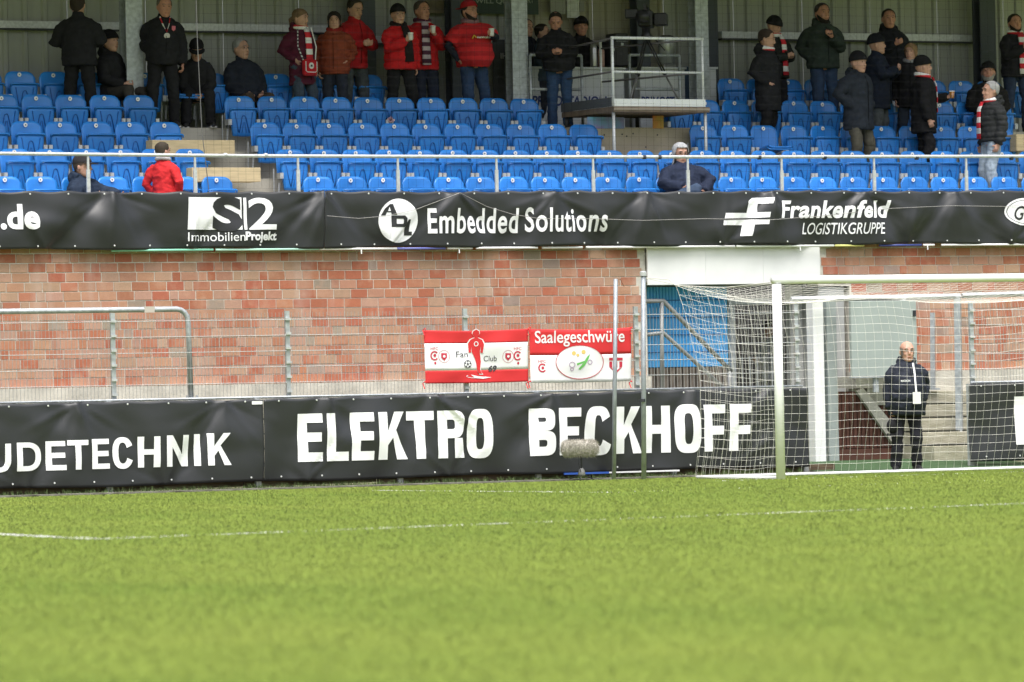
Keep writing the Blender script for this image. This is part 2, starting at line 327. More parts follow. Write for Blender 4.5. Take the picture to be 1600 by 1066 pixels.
# ================================================================== BRICK WALL OF THE STAND
YW = 6.50
wall = empty('brick_wall', (-3.5, YW, 0), label='pink and red brick wall below the seating stand', cat='wall')
def brick_mat(name, objcol):
    m = bpy.data.materials.new(name); m.use_nodes = True; n = m.node_tree; b = n.nodes['Principled BSDF']; b.inputs['Roughness'].default_value = 0.9
    if objcol:
        a = n.nodes.new('ShaderNodeObjectInfo'); src = a.outputs['Color']
    else:
        a = n.nodes.new('ShaderNodeAttribute'); a.attribute_name = 'tint'; src = a.outputs['Color']
    g = n.nodes.new('ShaderNodeNewGeometry'); t = n.nodes.new('ShaderNodeTexNoise'); t.inputs['Scale'].default_value = 7; t.inputs['Detail'].default_value = 4; n.links.new(g.outputs['Position'], t.inputs['Vector'])
    mr = n.nodes.new('ShaderNodeMapRange'); mr.inputs[1].default_value = .5; mr.inputs[2].default_value = .72; mr.inputs[3].default_value = 0; mr.inputs[4].default_value = .55; n.links.new(t.outputs['Fac'], mr.inputs[0])
    mx = n.nodes.new('ShaderNodeMix'); mx.data_type = 'RGBA'; n.links.new(mr.outputs[0], mx.inputs[0]); n.links.new(src, mx.inputs[6]); mx.inputs[7].default_value = (.52, .31, .21, 1)
    t2 = n.nodes.new('ShaderNodeTexNoise'); t2.inputs['Scale'].default_value = 60; t2.inputs['Detail'].default_value = 3; n.links.new(g.outputs['Position'], t2.inputs['Vector'])
    mv = n.nodes.new('ShaderNodeMapRange'); mv.inputs[3].default_value = .8; mv.inputs[4].default_value = 1.2; n.links.new(t2.outputs['Fac'], mv.inputs[0])
    sc = n.nodes.new('ShaderNodeVectorMath'); sc.operation = 'SCALE'; n.links.new(mx.outputs[2], sc.inputs[0]); n.links.new(mv.outputs[0], sc.inputs['Scale']); n.links.new(sc.outputs[0], b.inputs['Base Color'])
    mp = n.nodes.new('ShaderNodeMapping'); mp.inputs['Scale'].default_value = (2.2, 2.2, .35); n.links.new(g.outputs['Position'], mp.inputs[0]); t3 = n.nodes.new('ShaderNodeTexNoise'); t3.inputs['Scale'].default_value = 1.6; t3.inputs['Detail'].default_value = 6; n.links.new(mp.outputs[0], t3.inputs['Vector'])
    m3 = n.nodes.new('ShaderNodeMapRange'); m3.inputs[1].default_value = .55; m3.inputs[2].default_value = .78; m3.inputs[3].default_value = 0; m3.inputs[4].default_value = .45; n.links.new(t3.outputs['Fac'], m3.inputs[0])
    x3 = n.nodes.new('ShaderNodeMix'); x3.data_type = 'RGBA'; n.links.new(m3.outputs[0], x3.inputs[0]); n.links.new(sc.outputs[0], x3.inputs[6]); x3.inputs[7].default_value = (.60, .50, .43, 1); n.links.new(x3.outputs[2], b.inputs['Base Color'])
    bp = n.nodes.new('ShaderNodeBump'); bp.inputs['Strength'].default_value = .25; bp.inputs['Distance'].default_value = .01; n.links.new(t2.outputs['Fac'], bp.inputs['Height']); n.links.new(bp.outputs[0], b.inputs['Normal'])
    return m
BR1, BR2 = brick_mat('brick', True), brick_mat('brick field', False)
def brickcol():
    k = random.random()
    if k < .24: c = (.50, .15, .08)
    elif k < .42: c = (.53, .21, .12)
    elif k < .72: c = (.56, .295, .19)
    elif k < .955: c = (.55, .345, .245)
    else: c = (.40, .33, .27)
    f = random.uniform(.70, .86); c = tuple(.85*a_+.15*b_ for a_, b_ in zip(c, (.55, .28, .185))); return (c[0]*f, c[1]*f*random.uniform(.94, 1.06), c[2]*f)
MORT = mat('mortar', (0.63, 0.60, 0.53), 0.95, var=.15, vscale=20)
def brick_me(w): 
    me = MB().box(0, -.004, 0, w, .04, .112).mesh('brick'); bevel_mesh(me, .003); me.materials.append(BR1); return me
BM = {.24: brick_me(.24), .115: brick_me(.115)}
field = []; single = []
nc = 0; z = 1.352
while z < 3.2:
    x = -9.6-random.uniform(0, .25)
    while x < 10.2:
        w = .115 if random.random() < .17 else .24
        x1 = x+w; vis = (x1 < 1.80) or (x > 4.53 and z > 2.55) or (x > 5.05)
        if vis:
            c = brickcol()
            (single if (z > 2.40 and -8.0 < x and x1 < 1.8) else field).append((x, z, w, c))
        x = x1+.012
    z += .1245; nc += 1
single.sort(key=lambda q: -q[1]); field += single[300:]; single = single[:300]
for x, z, w, c in single:
    o = link('brick', BM[w], None, wall, (x+3.5, random.uniform(-.003, .002), z+random.uniform(-.002, .002))); o.rotation_euler = (random.uniform(-.012, .012), random.uniform(-.006, .006), 0); o.color = c+(1,)
fb = MB(); cols = []
for x, z, w, c in field:
    y = random.uniform(-.002, .002); fb.box(x+3.5, y-.004, z, x+3.5+w, y+.04, z+.112); cols += [c]*8
fo = fb.build('brick_field', BR2, wall); fo['kind'] = 'stuff'
at = fo.data.color_attributes.new('tint', 'FLOAT_COLOR', 'POINT'); at.data.foreach_set('color', np.array([c+(1,) for c in cols], np.float32).ravel())
def mortar(x0, x1, z0, z1): bx('mortar_backing', x0+3.5, .004, z0, x1+3.5, .3, z1, MORT, wall)
mortar(-10, 1.785, 1.345, 3.2); mortar(4.545, 10.4, 2.56, 3.2); mortar(5.06, 10.4, 1.345, 2.555)
pl = bx('concrete_plinth', -10, YW-.12, 1.0, 1.78, YW+.3, 1.345, CONC, None); tag(pl, 'pale concrete plinth strip under the left brick wall', 'plinth')
pl = bx('concrete_plinth', 5.02, YW-.12, 1.0, 10.4, YW+.3, 1.345, CONC, None); tag(pl, 'pale concrete plinth strip behind the right goal net', 'plinth')
# terrace steps in front of the wall
TER = mat('mossy terrace concrete', (0.36, 0.34, 0.24), .95, var=.4, vscale=4, stretch=(1, 1, 4), bump=.4, bscale=20, col2=(.52, .49, .38))
def terrace(x0, x1, label, n=5):
    t = empty('terrace', (x0, 5.6, 0), label=label, cat='terrace')
    for i in range(n):
        z0, z1 = .13+i*.19, .13+(i+1)*.19-.022; y0 = 4.95+i*.3
        bx('step', 0, y0-5.6, z0 if i else 0, x1-x0, YW-.125-5.6, z1, TER, t, .006)
        if i < n-1: bx('joint', .01, y0-5.6+.06, z1+.001, x1-x0-.01, YW-.125-5.6, z1+.021, mat('dark joint', (.05, .05, .04), 1), t)
    return t
terrace(5.42, 10.4, 'mossy concrete terrace steps behind the goal beside the right gate post')
terrace(-10, 1.7, 'concrete terrace steps behind the ELEKTRO BECKHOFF banner')
# white sign board over the players' entrance
sb = empty('sign_board', (3.16, YW-.06, 2.6), label='blank white sign board above the blue tunnel entrance', cat='board')
X0, Z0, X1, Z1 = 1.785, 2.60, 4.55, 3.13
for k in range(3):
    w = (X1-X0)/3; bx('panel', X0-3.16+k*w, 0, 0, X0-3.16+(k+1)*w-.003, .03, Z1-2.6, WHITE, sb)
bx('batten', X0-3.16, .031, .05, X1-3.16, .06, .1, STEEL, sb); bx('batten', X0-3.16, .031, .4, X1-3.16, .06, .45, STEEL, sb)
# ---- the entrance recess: blue sheet wall, stair rail, doorway
BLUE = mat('blue sheet metal', (0.12, 0.50, 0.90), 0.45, var=.12, vscale=3)
yb = 6.98
en = empty('tunnel_enclosure', (3.1, yb, 0), label='grey concrete tunnel entrance enclosure with lintel under the white sign board', cat='enclosure')
GREY = mat('grey render', (0.36, 0.37, 0.36), .9, var=.15, vscale=3)
bx('lintel', 1.79-3.1, -.35, 2.60, 4.54-3.1, .3, 3.1, mat('pale lintel', (.55, .56, .55), .8), en)
bx('side_wall', 1.79-3.1, -.40, 0, 1.84-3.1, .3, 2.595, GREY, en)
bx('side_wall', 4.56-3.1, -.45, 0, 4.98-3.1, .3, 2.55, GREY, en)
bx('floor_slab', 1.85-3.1, -.58, 0, 3.3-3.1, 3.3, 1.04, CONC2, en); bx('lower_floor', 3.302-3.1, -.58, 0, 4.55-3.1, 3.3, .48, CONC2, en)
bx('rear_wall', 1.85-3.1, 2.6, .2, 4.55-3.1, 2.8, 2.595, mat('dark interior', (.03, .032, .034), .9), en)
bx('ceiling', 2.0-3.1, .31, 2.601, 4.55-3.1, 3.0, 2.75, GREY, en)
bx('return_wall', 4.36-3.1, -.02, 1.041, 4.555-3.1, .12, 2.595, mat('light render', (.5, .51, .49), .85, var=.1), en)
bl = empty('blue_sheet_wall', (2.55, yb, 1.05), label='bright blue corrugated sheet wall behind the stair handrail', cat='wall')
cb = MB(); n = 60; xs = np.linspace(-.7, .80, n*2+1)
pts = [(x, -.012 if (k//2) % 2 else .012) for k, x in enumerate(xs)]
for k in range(len(pts)-1):
    cb.add([(pts[k][0], pts[k][1], .42), (pts[k+1][0], pts[k+1][1], .42), (pts[k+1][0], pts[k+1][1], 1.53), (pts[k][0], pts[k][1], 1.53)], [(0, 1, 2, 3)])
cb.build('sheet', BLUE, bl)
for zz_ in (.62, .86, 1.1, 1.34): bx('seam', -.7, -.02, zz_, .8, -.013, zz_+.012, mat('blue seam', (.01, .10, .30), .5), bl)
for k in range(14): bx('slat', -.69+k*.107, -.02, 0.0, -.69+k*.107+.085, .01, .41, mat('grey brown slat', (.17, .145, .12), .9, var=.3), bl)
hr = empty('stair_handrail', (2.3, 6.6, 1.04), label='grey steel stair handrail sloping down in front of the blue wall', cat='handrail')
def P3(u, v, Y, o): q = onY(u, v, Y); return (q[0]-o[0], q[1]-o[1], q[2]-o[2])
hq = lambda u, v: P3(u, v, 6.6, (2.3, 6.6, 1.04))
RAILG = mat('grey rail paint', (.27, .28, .28), .5, .2, var=.12)
MB().tube([hq(1003, 471), hq(1036, 470), hq(1143, 581)], .035, 8).build('top_rail', RAILG, hr, smooth=True)
MB().tube([hq(1003, 524), hq(1036, 520), hq(1143, 618)], .03, 8).build('mid_rail', RAILG, hr, smooth=True)
MB().tube([hq(1034, 472), hq(1034, 612)], .03, 8).build('post', RAILG, hr, smooth=True)
MB().tube([hq(1140, 580), hq(1140, 622)], .03, 8).build('post', RAILG, hr, smooth=True)
dr = empty('door_frame', (3.82, yb, 1.045), label='grey steel door frame of the dark tunnel doorway', cat='door')
for (a, b) in ((-.46, -.38), (.30, .38)): bx('jamb', a, -.05, -.565, b, .06, 1.36, STEEL, dr)
bx('head', -.379, -.05, 1.28, .299, .06, 1.36, STEEL, dr)
dl = bx('door_leaf', -.375, .07, -.56, -.335, .62, 1.27, mat('grey door', (.3, .31, .31), .5), dr)
for k in range(5): bx('grille_bar', -.25+k*.12, .0, -.565, -.235+k*.12, .015, .55, STEEL, dr)
# column, grey panel gate etc. right of the banner end
co = empty('white_column', (3.93, 5.6, .09), label='white painted square column with grey side at the tunnel mouth', cat='column')
bx('shaft', -.08, -.09, 0, .09, .09, 2.24, WHITE, co, .006); bx('base_plate', -.12, -.12, -.004, .12, .12, .012, STEEL, co)
co2 = bx('grey_column', 4.10, 5.56, .085, 4.26, 5.8, 2.33, mat('grey green paint', (.30, .34, .33), .7, var=.1), None, .006); tag(co2, 'grey-green post standing right beside the white column', 'column')
gf = empty('steel_gate', (5.0, 5.35, 0), label='galvanised steel gate frame with tall posts behind the goal net', cat='gate')
gq = lambda u, v, Y=5.35: P3(u, v, Y, (5.0, 5.35, 0))
def bar(name, a, b, r, par, m=STEEL, sq=True):
    o = MB().tube([a, b], r*1.25 if sq else r, 4 if sq else 10).build(name, m, par, smooth=not sq); return o
bar('top_bar', gq(1236, 468), gq(1500, 463), .032, gf); bar('post', gq(1411, 465), gq(1413, 606), .045, gf); bar('post', gq(1496, 463), gq(1500, 722), .05, gf)
bar('top_bar', gq(1503, 462), gq(1640, 458), .03, gf); bar('hinge', gq(1413, 476), gq(1424, 476), .012, gf, mat('brass', (.5, .42, .25), .4, .5))
gp = empty('metal_screen', (4.9, 5.3, 1.28), label='grey-green sheet metal panel hanging from the gate frame', cat='panel')
pp = bx('sheet', 4.30-4.9, -.06, 0.0, 5.36-4.9, .0, 1.04, mat('grey green sheet', (.34, .39, .37), .6, var=.06, vscale=2), gp, .006)
bx('edge_trim', 4.29-4.9, -.068, -.02, 5.37-4.9, .01, -.002, STEEL, gp); bx('leg', 4.66-4.9, -.03, -.22, 4.74-4.9, .0, -.021, STEEL, gp); bx('handle', 5.30-4.9, -.1, .82, 5.33-4.9, -.061, .9, DARKST, gp)
rail = empty('terrace_handrail_post', (6.15, 6.1, 1.08), label='short galvanised handrail post bolted to the top terrace step', cat='post')
bar('tube', (0, 0, 0), (0.02, 0, 1.08), .035, rail); bx('foot_plate', -.1, -.03, -.005, .1, .03, .02, STEEL, rail); bx('bracket', -.1, -.02, 0, -.06, .02, .13, STEEL, rail)
# brown ribbed stair side and its slanted concrete string
st = empty('concrete_stairs', (4.8, 5.8, .08), label='brown ribbed stair side panel with slanted concrete string behind the goal', cat='stairs')
BRN = mat('brown red board', (.12, .05, .035), .85, var=.3, vscale=5)
bx('backing', 4.27-4.8, .03, 0, 5.42-4.8, .06, 1.0, mat('brown backing', (.06, .028, .02), .9), st)
bx('bottom_board', 4.27-4.8, 0.0, 0, 5.42-4.8, .028, .20, BRN, st)
for k in range(18): bx('slat', 4.28-4.8+k*.063, .005, .21, 4.28-4.8+k*.063+.045, .03, .99, BRN, st)
MB().prism([(-.13, 1.0), (-.02, 1.04), (.62, .36), (.62, .12), (.55, .12)], -.06, .0).build('string', CONC, st)
bx('concrete_block', -.13, -.05, 1.045, .62, .5, 1.20, CONC, st); bx('concrete_block', .05, -.045, .80, .62, .45, 1.04, CONC2, st)
# ================================================================== FENCE, BANNERS, FLAGS
YF = 3.96
MESHW = mat('fence wire', (.45, .47, .47), .5, .3)
def mesh_fence(x0s, z0, z1, label, zb=0.0):
    f = empty('mesh_fence', (x0s[0], YF, 0), label=label, cat='fence')
    ox = x0s[0]
    for k, x in enumerate(x0s):
        bx('post', x-ox-.03, .012, zb, x-ox+.03, .052, z1+.02, STEEL, f)
        for q in range(6): bx('clamp', x-ox-.035, -.012, z0+.1+q*(z1-z0-.2)/5, x-ox+.035, .011, z0+.13+q*(z1-z0-.2)/5, STEEL2, f)
    for a, b in zip(x0s[:-1], x0s[1:]):
        L = []
        xx = a+.05
        while xx < b-.03: L.append([(xx-ox, 0, z0), (xx-ox, 0, z1)]); xx += .05
        zz_ = z0+.03
        w = wires(L, .0032, 3)
        while zz_ < z1+.01:
            w.tube([(a-ox+.03, -.006, zz_), (b-ox-.03, -.006, zz_)], .0042, 4, False); w.tube([(a-ox+.03, .006, zz_), (b-ox-.03, .006, zz_)], .0042, 4, False); zz_ += .2
        o = w.build('wire_panel', MESHW, f); o['kind'] = 'stuff'
    return f
fx = [onY(u, 550, YF)[0] for u in (178, 451, 729, 996)]
d0 = fx[1]-fx[0]
mesh_fence([fx[0]-2*d0, fx[0]-d0]+fx+[onY(1246, 550, YF)[0]], 1.12, 2.24, 'galvanised double-wire mesh fence on posts above the ELEKTRO BECKHOFF banner')
mesh_fence([onY(1520, 540, YF)[0]+k*2.5 for k in range(3)], 1.12, 2.24, 'galvanised double-wire mesh fence at right behind the goal net')
# bent pipe handrail behind the fence
ph = empty('pipe_handrail', (-5.9, 4.8, 1.15), label='thick galvanised pipe handrail bent down at its right end before the brick wall', cat='handrail')
pts = [(-3.6, 0, 1.16), (-.16, 0, 1.165)]+[(-.16+.16*math.sin(a), 0, 1.005+.16*math.cos(a)) for a in (.4, .8, 1.2)]+[(0, 0, .98), (.02, 0, .0)]
MB().tube(pts, .036, 12).build('pipe', STEEL, ph, smooth=True); bx('foot_plate', -.07, -.06, -.01, .12, .06, .01, STEEL, ph)
for sx in (-.05, .09): MB().lathe([(.014, 0), (.014, .05)], (sx, -.03, .01), 8).build('bolt', STEEL, ph)
bx('weld_patch', -.62, -.038, 1.125, -.48, .038, 1.203, mat('rust pale', (.5, .46, .4), .9), ph)
bx('foot', -3.6, -.04, -.01, -3.52, .04, 1.13, STEEL, ph)
# ---- banner sheets
VINYL = bpy.data.materials.new('black vinyl'); VINYL.use_nodes = True
_b = VINYL.node_tree.nodes['Principled BSDF']; _b.inputs['Base Color'].default_value = (.023, .025, .028, 1); _b.inputs['Roughness'].default_value = .42; _b.inputs['Specular IOR Level'].default_value = .55
_t = VINYL.node_tree.nodes.new('ShaderNodeTexNoise'); _t.inputs['Scale'].default_value = 5; _t.inputs['Detail'].default_value = 6; _g = VINYL.node_tree.nodes.new('ShaderNodeNewGeometry'); VINYL.node_tree.links.new(_g.outputs['Position'], _t.inputs['Vector'])
_m = VINYL.node_tree.nodes.new('ShaderNodeMapRange'); _m.inputs[3].default_value = .38; _m.inputs[4].default_value = .58; VINYL.node_tree.links.new(_t.outputs['Fac'], _m.inputs[0]); VINYL.node_tree.links.new(_m.outputs[0], _b.inputs['Roughness'])
INK = mat('white print', (.88, .89, .92), .45)
def make_fold(ties, z0, z1, amp, seed):
    rg_ = random.Random(int(seed*10)); creases = []
    for (xt, top, a) in ties:
        rays = []
        for _ in range(rg_.randint(6, 9)):
            an = (rg_.uniform(-2.9, -.25) if top else rg_.uniform(.25, 2.9)); rays.append((math.cos(an), math.sin(an), rg_.uniform(-.7, 1.0)*a))
        creases.append((xt, top, a, rays))
    def fold(x, z):
        t = (z-z0)/(z1-z0); y = 0
        for (xt, top, a) in ties:
            h = (1-t) if top else t                     # distance from the pulled edge
            dx = x-xt; w = .05+.55*h
            y -= a*amp*1.3*math.exp(-(dx/w)**2)*(1-h*.75)
            y += a*amp*.8*math.exp(-((abs(dx)-w*1.25)/(.10+.2*h))**2)*(.4+h)*.7
        for (xt, top, a, rays) in creases:
            zt = z1-.02 if top else z0+.02; dx = x-xt; dz = z-zt; rr = math.hypot(dx, dz)
            if rr < .95:
                for (ca, sa, k) in rays:
                    al = dx*ca+dz*sa
                    if al > 0: pe = dx*-sa+dz*ca; wd = .014+.055*al; y -= k*amp*.55*math.exp(-(pe/wd)**2)*min(1, al*8)*max(0, 1-al/.95)
        v = mnoise.noise(Vector((x*1.1+seed, z*1.6, seed*.7))); v2 = mnoise.noise(Vector((x*2.6+z*1.7, z*3.2-x*.6, seed)))
        y += amp*(.95*v+.45*v2)*(1-.35*abs(2*t-1))
        return y
    return fold
def sheet(name, x0, x1, z0, z1, Y, fold, m, parent, nz=24, step=.032, edge=None, thick=.004):
    nx = max(2, int((x1-x0)/step)); vs = []; fs = []
    for j in range(nz+1):
        for i in range(nx+1):
            x = x0+(x1-x0)*i/nx; t = j/nz; zl, zh = (z0, z1) if edge is None else edge(x)
            z = zl+(zh-zl)*t; vs.append((x, Y+fold(x, z), z))
    for j in range(nz):
        for i in range(nx): a = j*(nx+1)+i; fs.append((a, a+1, a+nx+2, a+nx+1))
    me = MB().add(vs, fs).mesh(name, True); o = link(name, me, m, parent)
    s_ = o.modifiers.new('thickness', 'SOLIDIFY'); s_.thickness = thick; s_.offset = -1
    return o
EYE = MB().lathe([(.009, 0), (.012, .002), (.012, .006), (.004, .007)], (0, 0, 0), 8, 'Y').mesh('eyelet'); EYE.materials.append(mat('eyelet steel', (.75, .76, .76), .35, .3))
def eyelets(par, xs, zf, Y, fold):
    for x in xs:
        z = zf(x); o = link('eyelet', EYE, None, par, (x, Y+fold(x, z)-.004, z))
# upper banner on the stand front
YU = 6.33; UZ0, UZ1 = 3.135, 3.885
def tiesU():
    L = []
    for u in (175, 505, 712, 865, 1010, 1205, 1350, 1492): L.append((onY(u, 310, YU)[0], True, 1.0+.3*random.random()))
    for u in (70, 300, 610, 950, 1130, 1420, 1580): L.append((onY(u, 385, YU)[0], False, .6))
    return L
foldU = make_fold(tiesU(), UZ0, UZ1, .06, 3.1)
def stand_banner(u0, u1, label, cat='banner'):
    b = empty('banner', (0, 0, 0), label=label, cat=cat)
    x0, x1 = onY(u0, 345, YU)[0], onY(u1, 345, YU)[0]
    sheet('vinyl', x0+.004, x1-.004, UZ0, UZ1, YU, foldU, VINYL, b, edge=lambda x: (UZ0+.012*math.sin(x*2.3), UZ1+.006-.02*abs(math.sin((x-x0-.15)/.53*math.pi))**1.5+.006*math.sin(x*1.7+1)))
    xs = np.arange(x0+.15, x1-.05, .53); eyelets(b, xs, lambda x: UZ1-.03, YU, foldU); eyelets(b, xs+.1, lambda x: UZ0+.045, YU, foldU)
    return b
fU = lambda x, z: YU+foldU(x, z)-.010
b1 = stand_banner(-150, 505, 'left part of the upper black banner with S2 ImmobilienProjekt logo')
b2 = stand_banner(505, 1700, 'long upper black banner reading Embedded Solutions and Frankenfeld Logistikgruppe')
lettering('print', '.de', (1, 319, 59, 359), YU, fU, INK, b1, bold=.035)
# S|2 logo: white field, black S, bar, 2
def polyU(name, quads, m, par, push=0.0, step=.032):
    b = MB()
    for q in quads: b.add([(onY(u, v, YU)[0], onY(u, v, YU)[2], 0) for u, v in q], [tuple(range(len(q)))])
    me = b.mesh(name); xs = [v[0] for v in b.v]; zs = [v[1] for v in b.v]
    return link(name, fit_to(me, min(xs), min(zs), max(xs), max(zs), lambda x, z: fU(x, z)-push, step), m, par)
polyU('print', [[(292, 359), (378, 359), (378, 308.5), (292, 308.5)]], INK, b1)
polyU('print', [[(381, 359), (385.5, 359), (385.5, 309), (381, 309)]], INK, b1)
PBLK = mat('black print', (.02, .021, .024), .5)
lettering('print', 'S', (331, 307, 379, 362), YU, lambda x, z: fU(x, z)-.004, PBLK, b1, bold=.05)
lettering('print', '2', (388, 309, 431, 359), YU, fU, INK, b1, bold=.012)
lettering('print', 'Immobilien', (293, 363, 382, 377), YU, fU, INK, b1, bold=.0)
lettering('print', 'Projekt', (382.5, 362, 433, 380), YU, fU, INK, b1, bold=.035)
# round logo
polyU('print', [[(622+31.5*math.cos(a), 345-34.5*math.sin(a)) for a in np.linspace(0, 6.2832, 41)[:-1]]], INK, b2)
def lp(q): return q
polyU('print', [[(594, 337), (600, 326), (608, 319), (613, 319), (619, 336), (611, 336), (609.5, 332), (603, 332), (601, 337)]], PBLK, b2, .004)
polyU('print', [[(610, 337), (618, 337), (618, 355), (610, 355)], [(618, 337), (632, 337), (636, 341), (636, 345), (630, 343.5), (629, 342), (618, 342)], [(636, 345), (636, 351), (632, 355), (618, 355), (618, 350), (629, 350), (630, 348), (630, 343.5)]], PBLK, b2, .004)
polyU('print', [[(632, 357), (638, 343), (642, 343), (640, 362), (645, 362), (645, 368), (632, 368)]], PBLK, b2, .004)
polyU('print', [[(604.5, 330), (607, 323.5), (609, 330)]], INK, b2, .008)
lettering('print', 'Embedded', (668, 325.5, 811, 365), YU, fU, INK, b2, bold=.02, spacing=1.1)
lettering('print', 'Solutions', (821, 324, 948, 362.5), YU, fU, INK, b2, bold=.02, spacing=1.1)
# F arrow logo: two slanted bars and hook
polyU('print', [[(1132, 333), (1166, 333), (1169, 314), (1175, 309.5), (1205, 308.5), (1203, 318), (1184, 318.5), (1182, 332), (1200, 331.5), (1199, 340), (1130, 341.5)]], INK, b2)
polyU('print', [[(1129, 344.5), (1199, 343), (1198, 350.5), (1177, 351), (1173, 369), (1156, 369), (1160, 352), (1128, 352)]], INK, b2)
lettering('print', 'Frankenfeld', (1217, 313, 1392, 341), YU, fU, INK, b2, bold=.03, shear=.22, spacing=1.06)
lettering('print', 'LOGISTIKGRUPPE', (1254, 348, 1383, 366), YU, fU, INK, b2, bold=.004, shear=.2)
polyU('print', [[(1602+34*math.cos(a), 331-21.5*math.sin(a)) for a in np.linspace(0, 6.2832, 41)[:-1]]], INK, b2)
lettering('print', 'Gü', (1583, 322, 1612, 344), YU, lambda x, z: fU(x, z)-.004, PBLK, b2, bold=.01, shear=.3)
_el = lambda a, k: (1602+k*31*math.cos(a), 331-k*18.5*math.sin(a))
_aa = np.linspace(1.2, 5.1, 30); polyU('print', [[_el(_aa[k], 1), _el(_aa[k], .965), _el(_aa[k+1], .965), _el(_aa[k+1], 1)] for k in range(29)], PBLK, b2, .004)
# coloured tube under the upper banner, seams, cord
tb = empty('banner_tube', (0, YU+.02, 3.1), label='thin white, green and blue taped tube along the foot of the upper banner', cat='tube')
for (u0, u1, c) in ((175, 335, (.25, .62, .45)), (338, 500, (.45, .72, .6)), (500, 622, (.8, .8, .78)), (622, 698, (.12, .14, .4)), (700, 740, (.8, .8, .78)), (745, 842, (.8, .81, .8)), (848, 912, (.8, .81, .8)), (917, 1150, (.8, .81, .8)), (1152, 1305, (.76, .8, .74)), (1306, 1352, (.6, .6, .2)), (1375, 1442, (.05, .07, .25)), (1444, 1462, (.8, .8, .8)), (1472, 1700, (.8, .81, .8))):
    xa, xb = onY(u0, 388, YU)[0], onY(u1, 388, YU)[0]
    MB().tube([(xa, 0, 0.018), (xb-.01, 0, 0.018)], .016, 8).build('tube_length', mat('tube %d' % u0, c, .4), tb, smooth=True)
for u in (565, 718, 1251, 1450): MB().tube([(onY(u, 390, YU)[0], -.01, .005), (onY(u, 390, YU)[0], -.015, -.05)], .009, 6).build('tape_end', WHITE, tb)
xs_ = [(0, 309), (250, 304), (380, 312), (450, 328), (505, 338), (560, 341.5), (600, 338), (650, 327), (712, 302), (760, 323), (800, 335), (840, 342), (920, 342), (1000, 345), (1100, 342), (1200, 344), (1280, 338), (1390, 326), (1480, 322), (1570, 323), (1640, 316)]
co_ = MB().tube([(onY(u, v, YU)[0], min(fU(onY(u, v, YU)[0]+k*.02, onY(u, v, YU)[2]) for k in range(-4, 5))-.02, onY(u, v, YU)[2]) for u, v in xs_[4:]], .0035, 5).build('slack_cord', mat('grey cord', (.35, .34, .33), .8)); tag(co_, 'thin slack cord drooping across the upper banner', 'cord')
# stand front slab behind the banner
struct(bx('stand_front_slab', -13, 6.45, 3.22, 13, 6.62, 3.80, mat('front slab', (.3, .3, .29), .9)))
# ---- lower banners on a low barrier
YL = 3.72; LZ0, LZ1 = .095, 1.15
tl = [(onY(u, 620, YL)[0], True, 1.0) for u in (118, 350, 510, 680, 860, 1085, 1200)]+[(onY(u, 740, YL)[0], False, .7) for u in (40, 260, 480, 700, 950, 1150)]
foldL = make_fold(tl, LZ0, LZ1, .05, 9.3)
fL = lambda x, z: YL+foldL(x, z)-.009
def low_banner(x0, x1, label, z1=LZ1, edge=None):
    b = empty('banner', (0, 0, 0), label=label, cat='banner'); sheet('vinyl', x0, x1, LZ0, z1, YL, foldL, VINYL, b, nz=28, edge=edge or (lambda x: (LZ0+.01*math.sin(x*1.9), z1+.004-.014*abs(math.sin((x-x0-.2)/.54*math.pi))**1.5+.006*math.sin(x*1.4))))
    xs = np.arange(x0+.2, x1-.05, .54); eyelets(b, xs, lambda x: z1-.035, YL, foldL); eyelets(b, xs+.05, lambda x: LZ0+.06, YL, foldL)
    return b
xe = onY(1264, 670, YL)[0]; xm = onY(413, 690, YL)[0]
lbA = low_banner(-9.6, xm-.003, 'lower black banner with white lettering ending in UDETECHNIK')
lbB = low_banner(xm+.003, xe, 'lower black banner reading ELEKTRO BECKHOFF')
lbC = low_banner(onY(1515, 660, YL)[0], 9.5, 'black banner with white patch at the right edge behind the goal net')
top1 = lambda u: 690-(u-75)*(690-677)/(340-75); bot1 = lambda u: 737-(u-20)*(737-727)/(345-20)
block_text('letter', 'UDETECHNIK', [(-22, 16), (25, 64), (71, 101), (104, 136), (142, 171), (176, 209), (216, 249), (259, 295), (304, 315.5), (324, 358)], top1, bot1, YL, fL, INK, lbA, s=.215, t=.175, p=2.4)
top2 = lambda u: 647-(u-465)*(647-631)/(1172-465); bot2 = lambda u: 722-(u-465)*(722-704)/(1172-465)
block_text('letter', 'ELEKTROBECKHOFF', [(465, 502), (508, 543), (548, 584), (591, 634), (637, 676), (682, 724), (729, 769.5), (826, 866), (872, 907), (913, 952), (960, 1001), (1006, 1048), (1054, 1094), (1099, 1132), (1139, 1173)], top2, bot2, YL, fL, INK, lbB, s=.215, t=.19, p=3.2)
X0, Z0, X1, Z1 = rectpx(394, 627, 410, 632, YL); link('print', fit_to(MB().add([(0, 0, 0), (1, 0, 0), (1, 1, 0), (0, 1, 0)], [(0, 1, 2, 3)]).mesh('print'), X0, Z0, X1, Z1, fL), INK, lbB)
X0, Z0, X1, Z1 = rectpx(1586, 619, 1660, 694, YL); link('print', fit_to(MB().add([(0, 0, 0), (1, 0, 0), (1, 1, 0), (0, 1, 0)], [(0, 1, 2, 3)]).mesh('print'), X0, Z0, X1, Z1, fL), INK, lbC)
X0, Z0, X1, Z1 = rectpx(880, 733, 950, 737, YL); 
hm = bx('hem_strip', X0, YL-.03, LZ0-.022, X1, YL-.012, LZ0+.004, mat('blue strip', (.03, .10, .42), .5), lbB)
bx('hem_strip', X1+.002, YL-.03, LZ0-.018, onY(1060, 735, YL)[0], YL-.012, LZ0+.002, WHITE, lbB)
br = empty('barrier', (-3.5, 3.83, 0), label='low steel barrier carrying the lower black banners', cat='barrier')
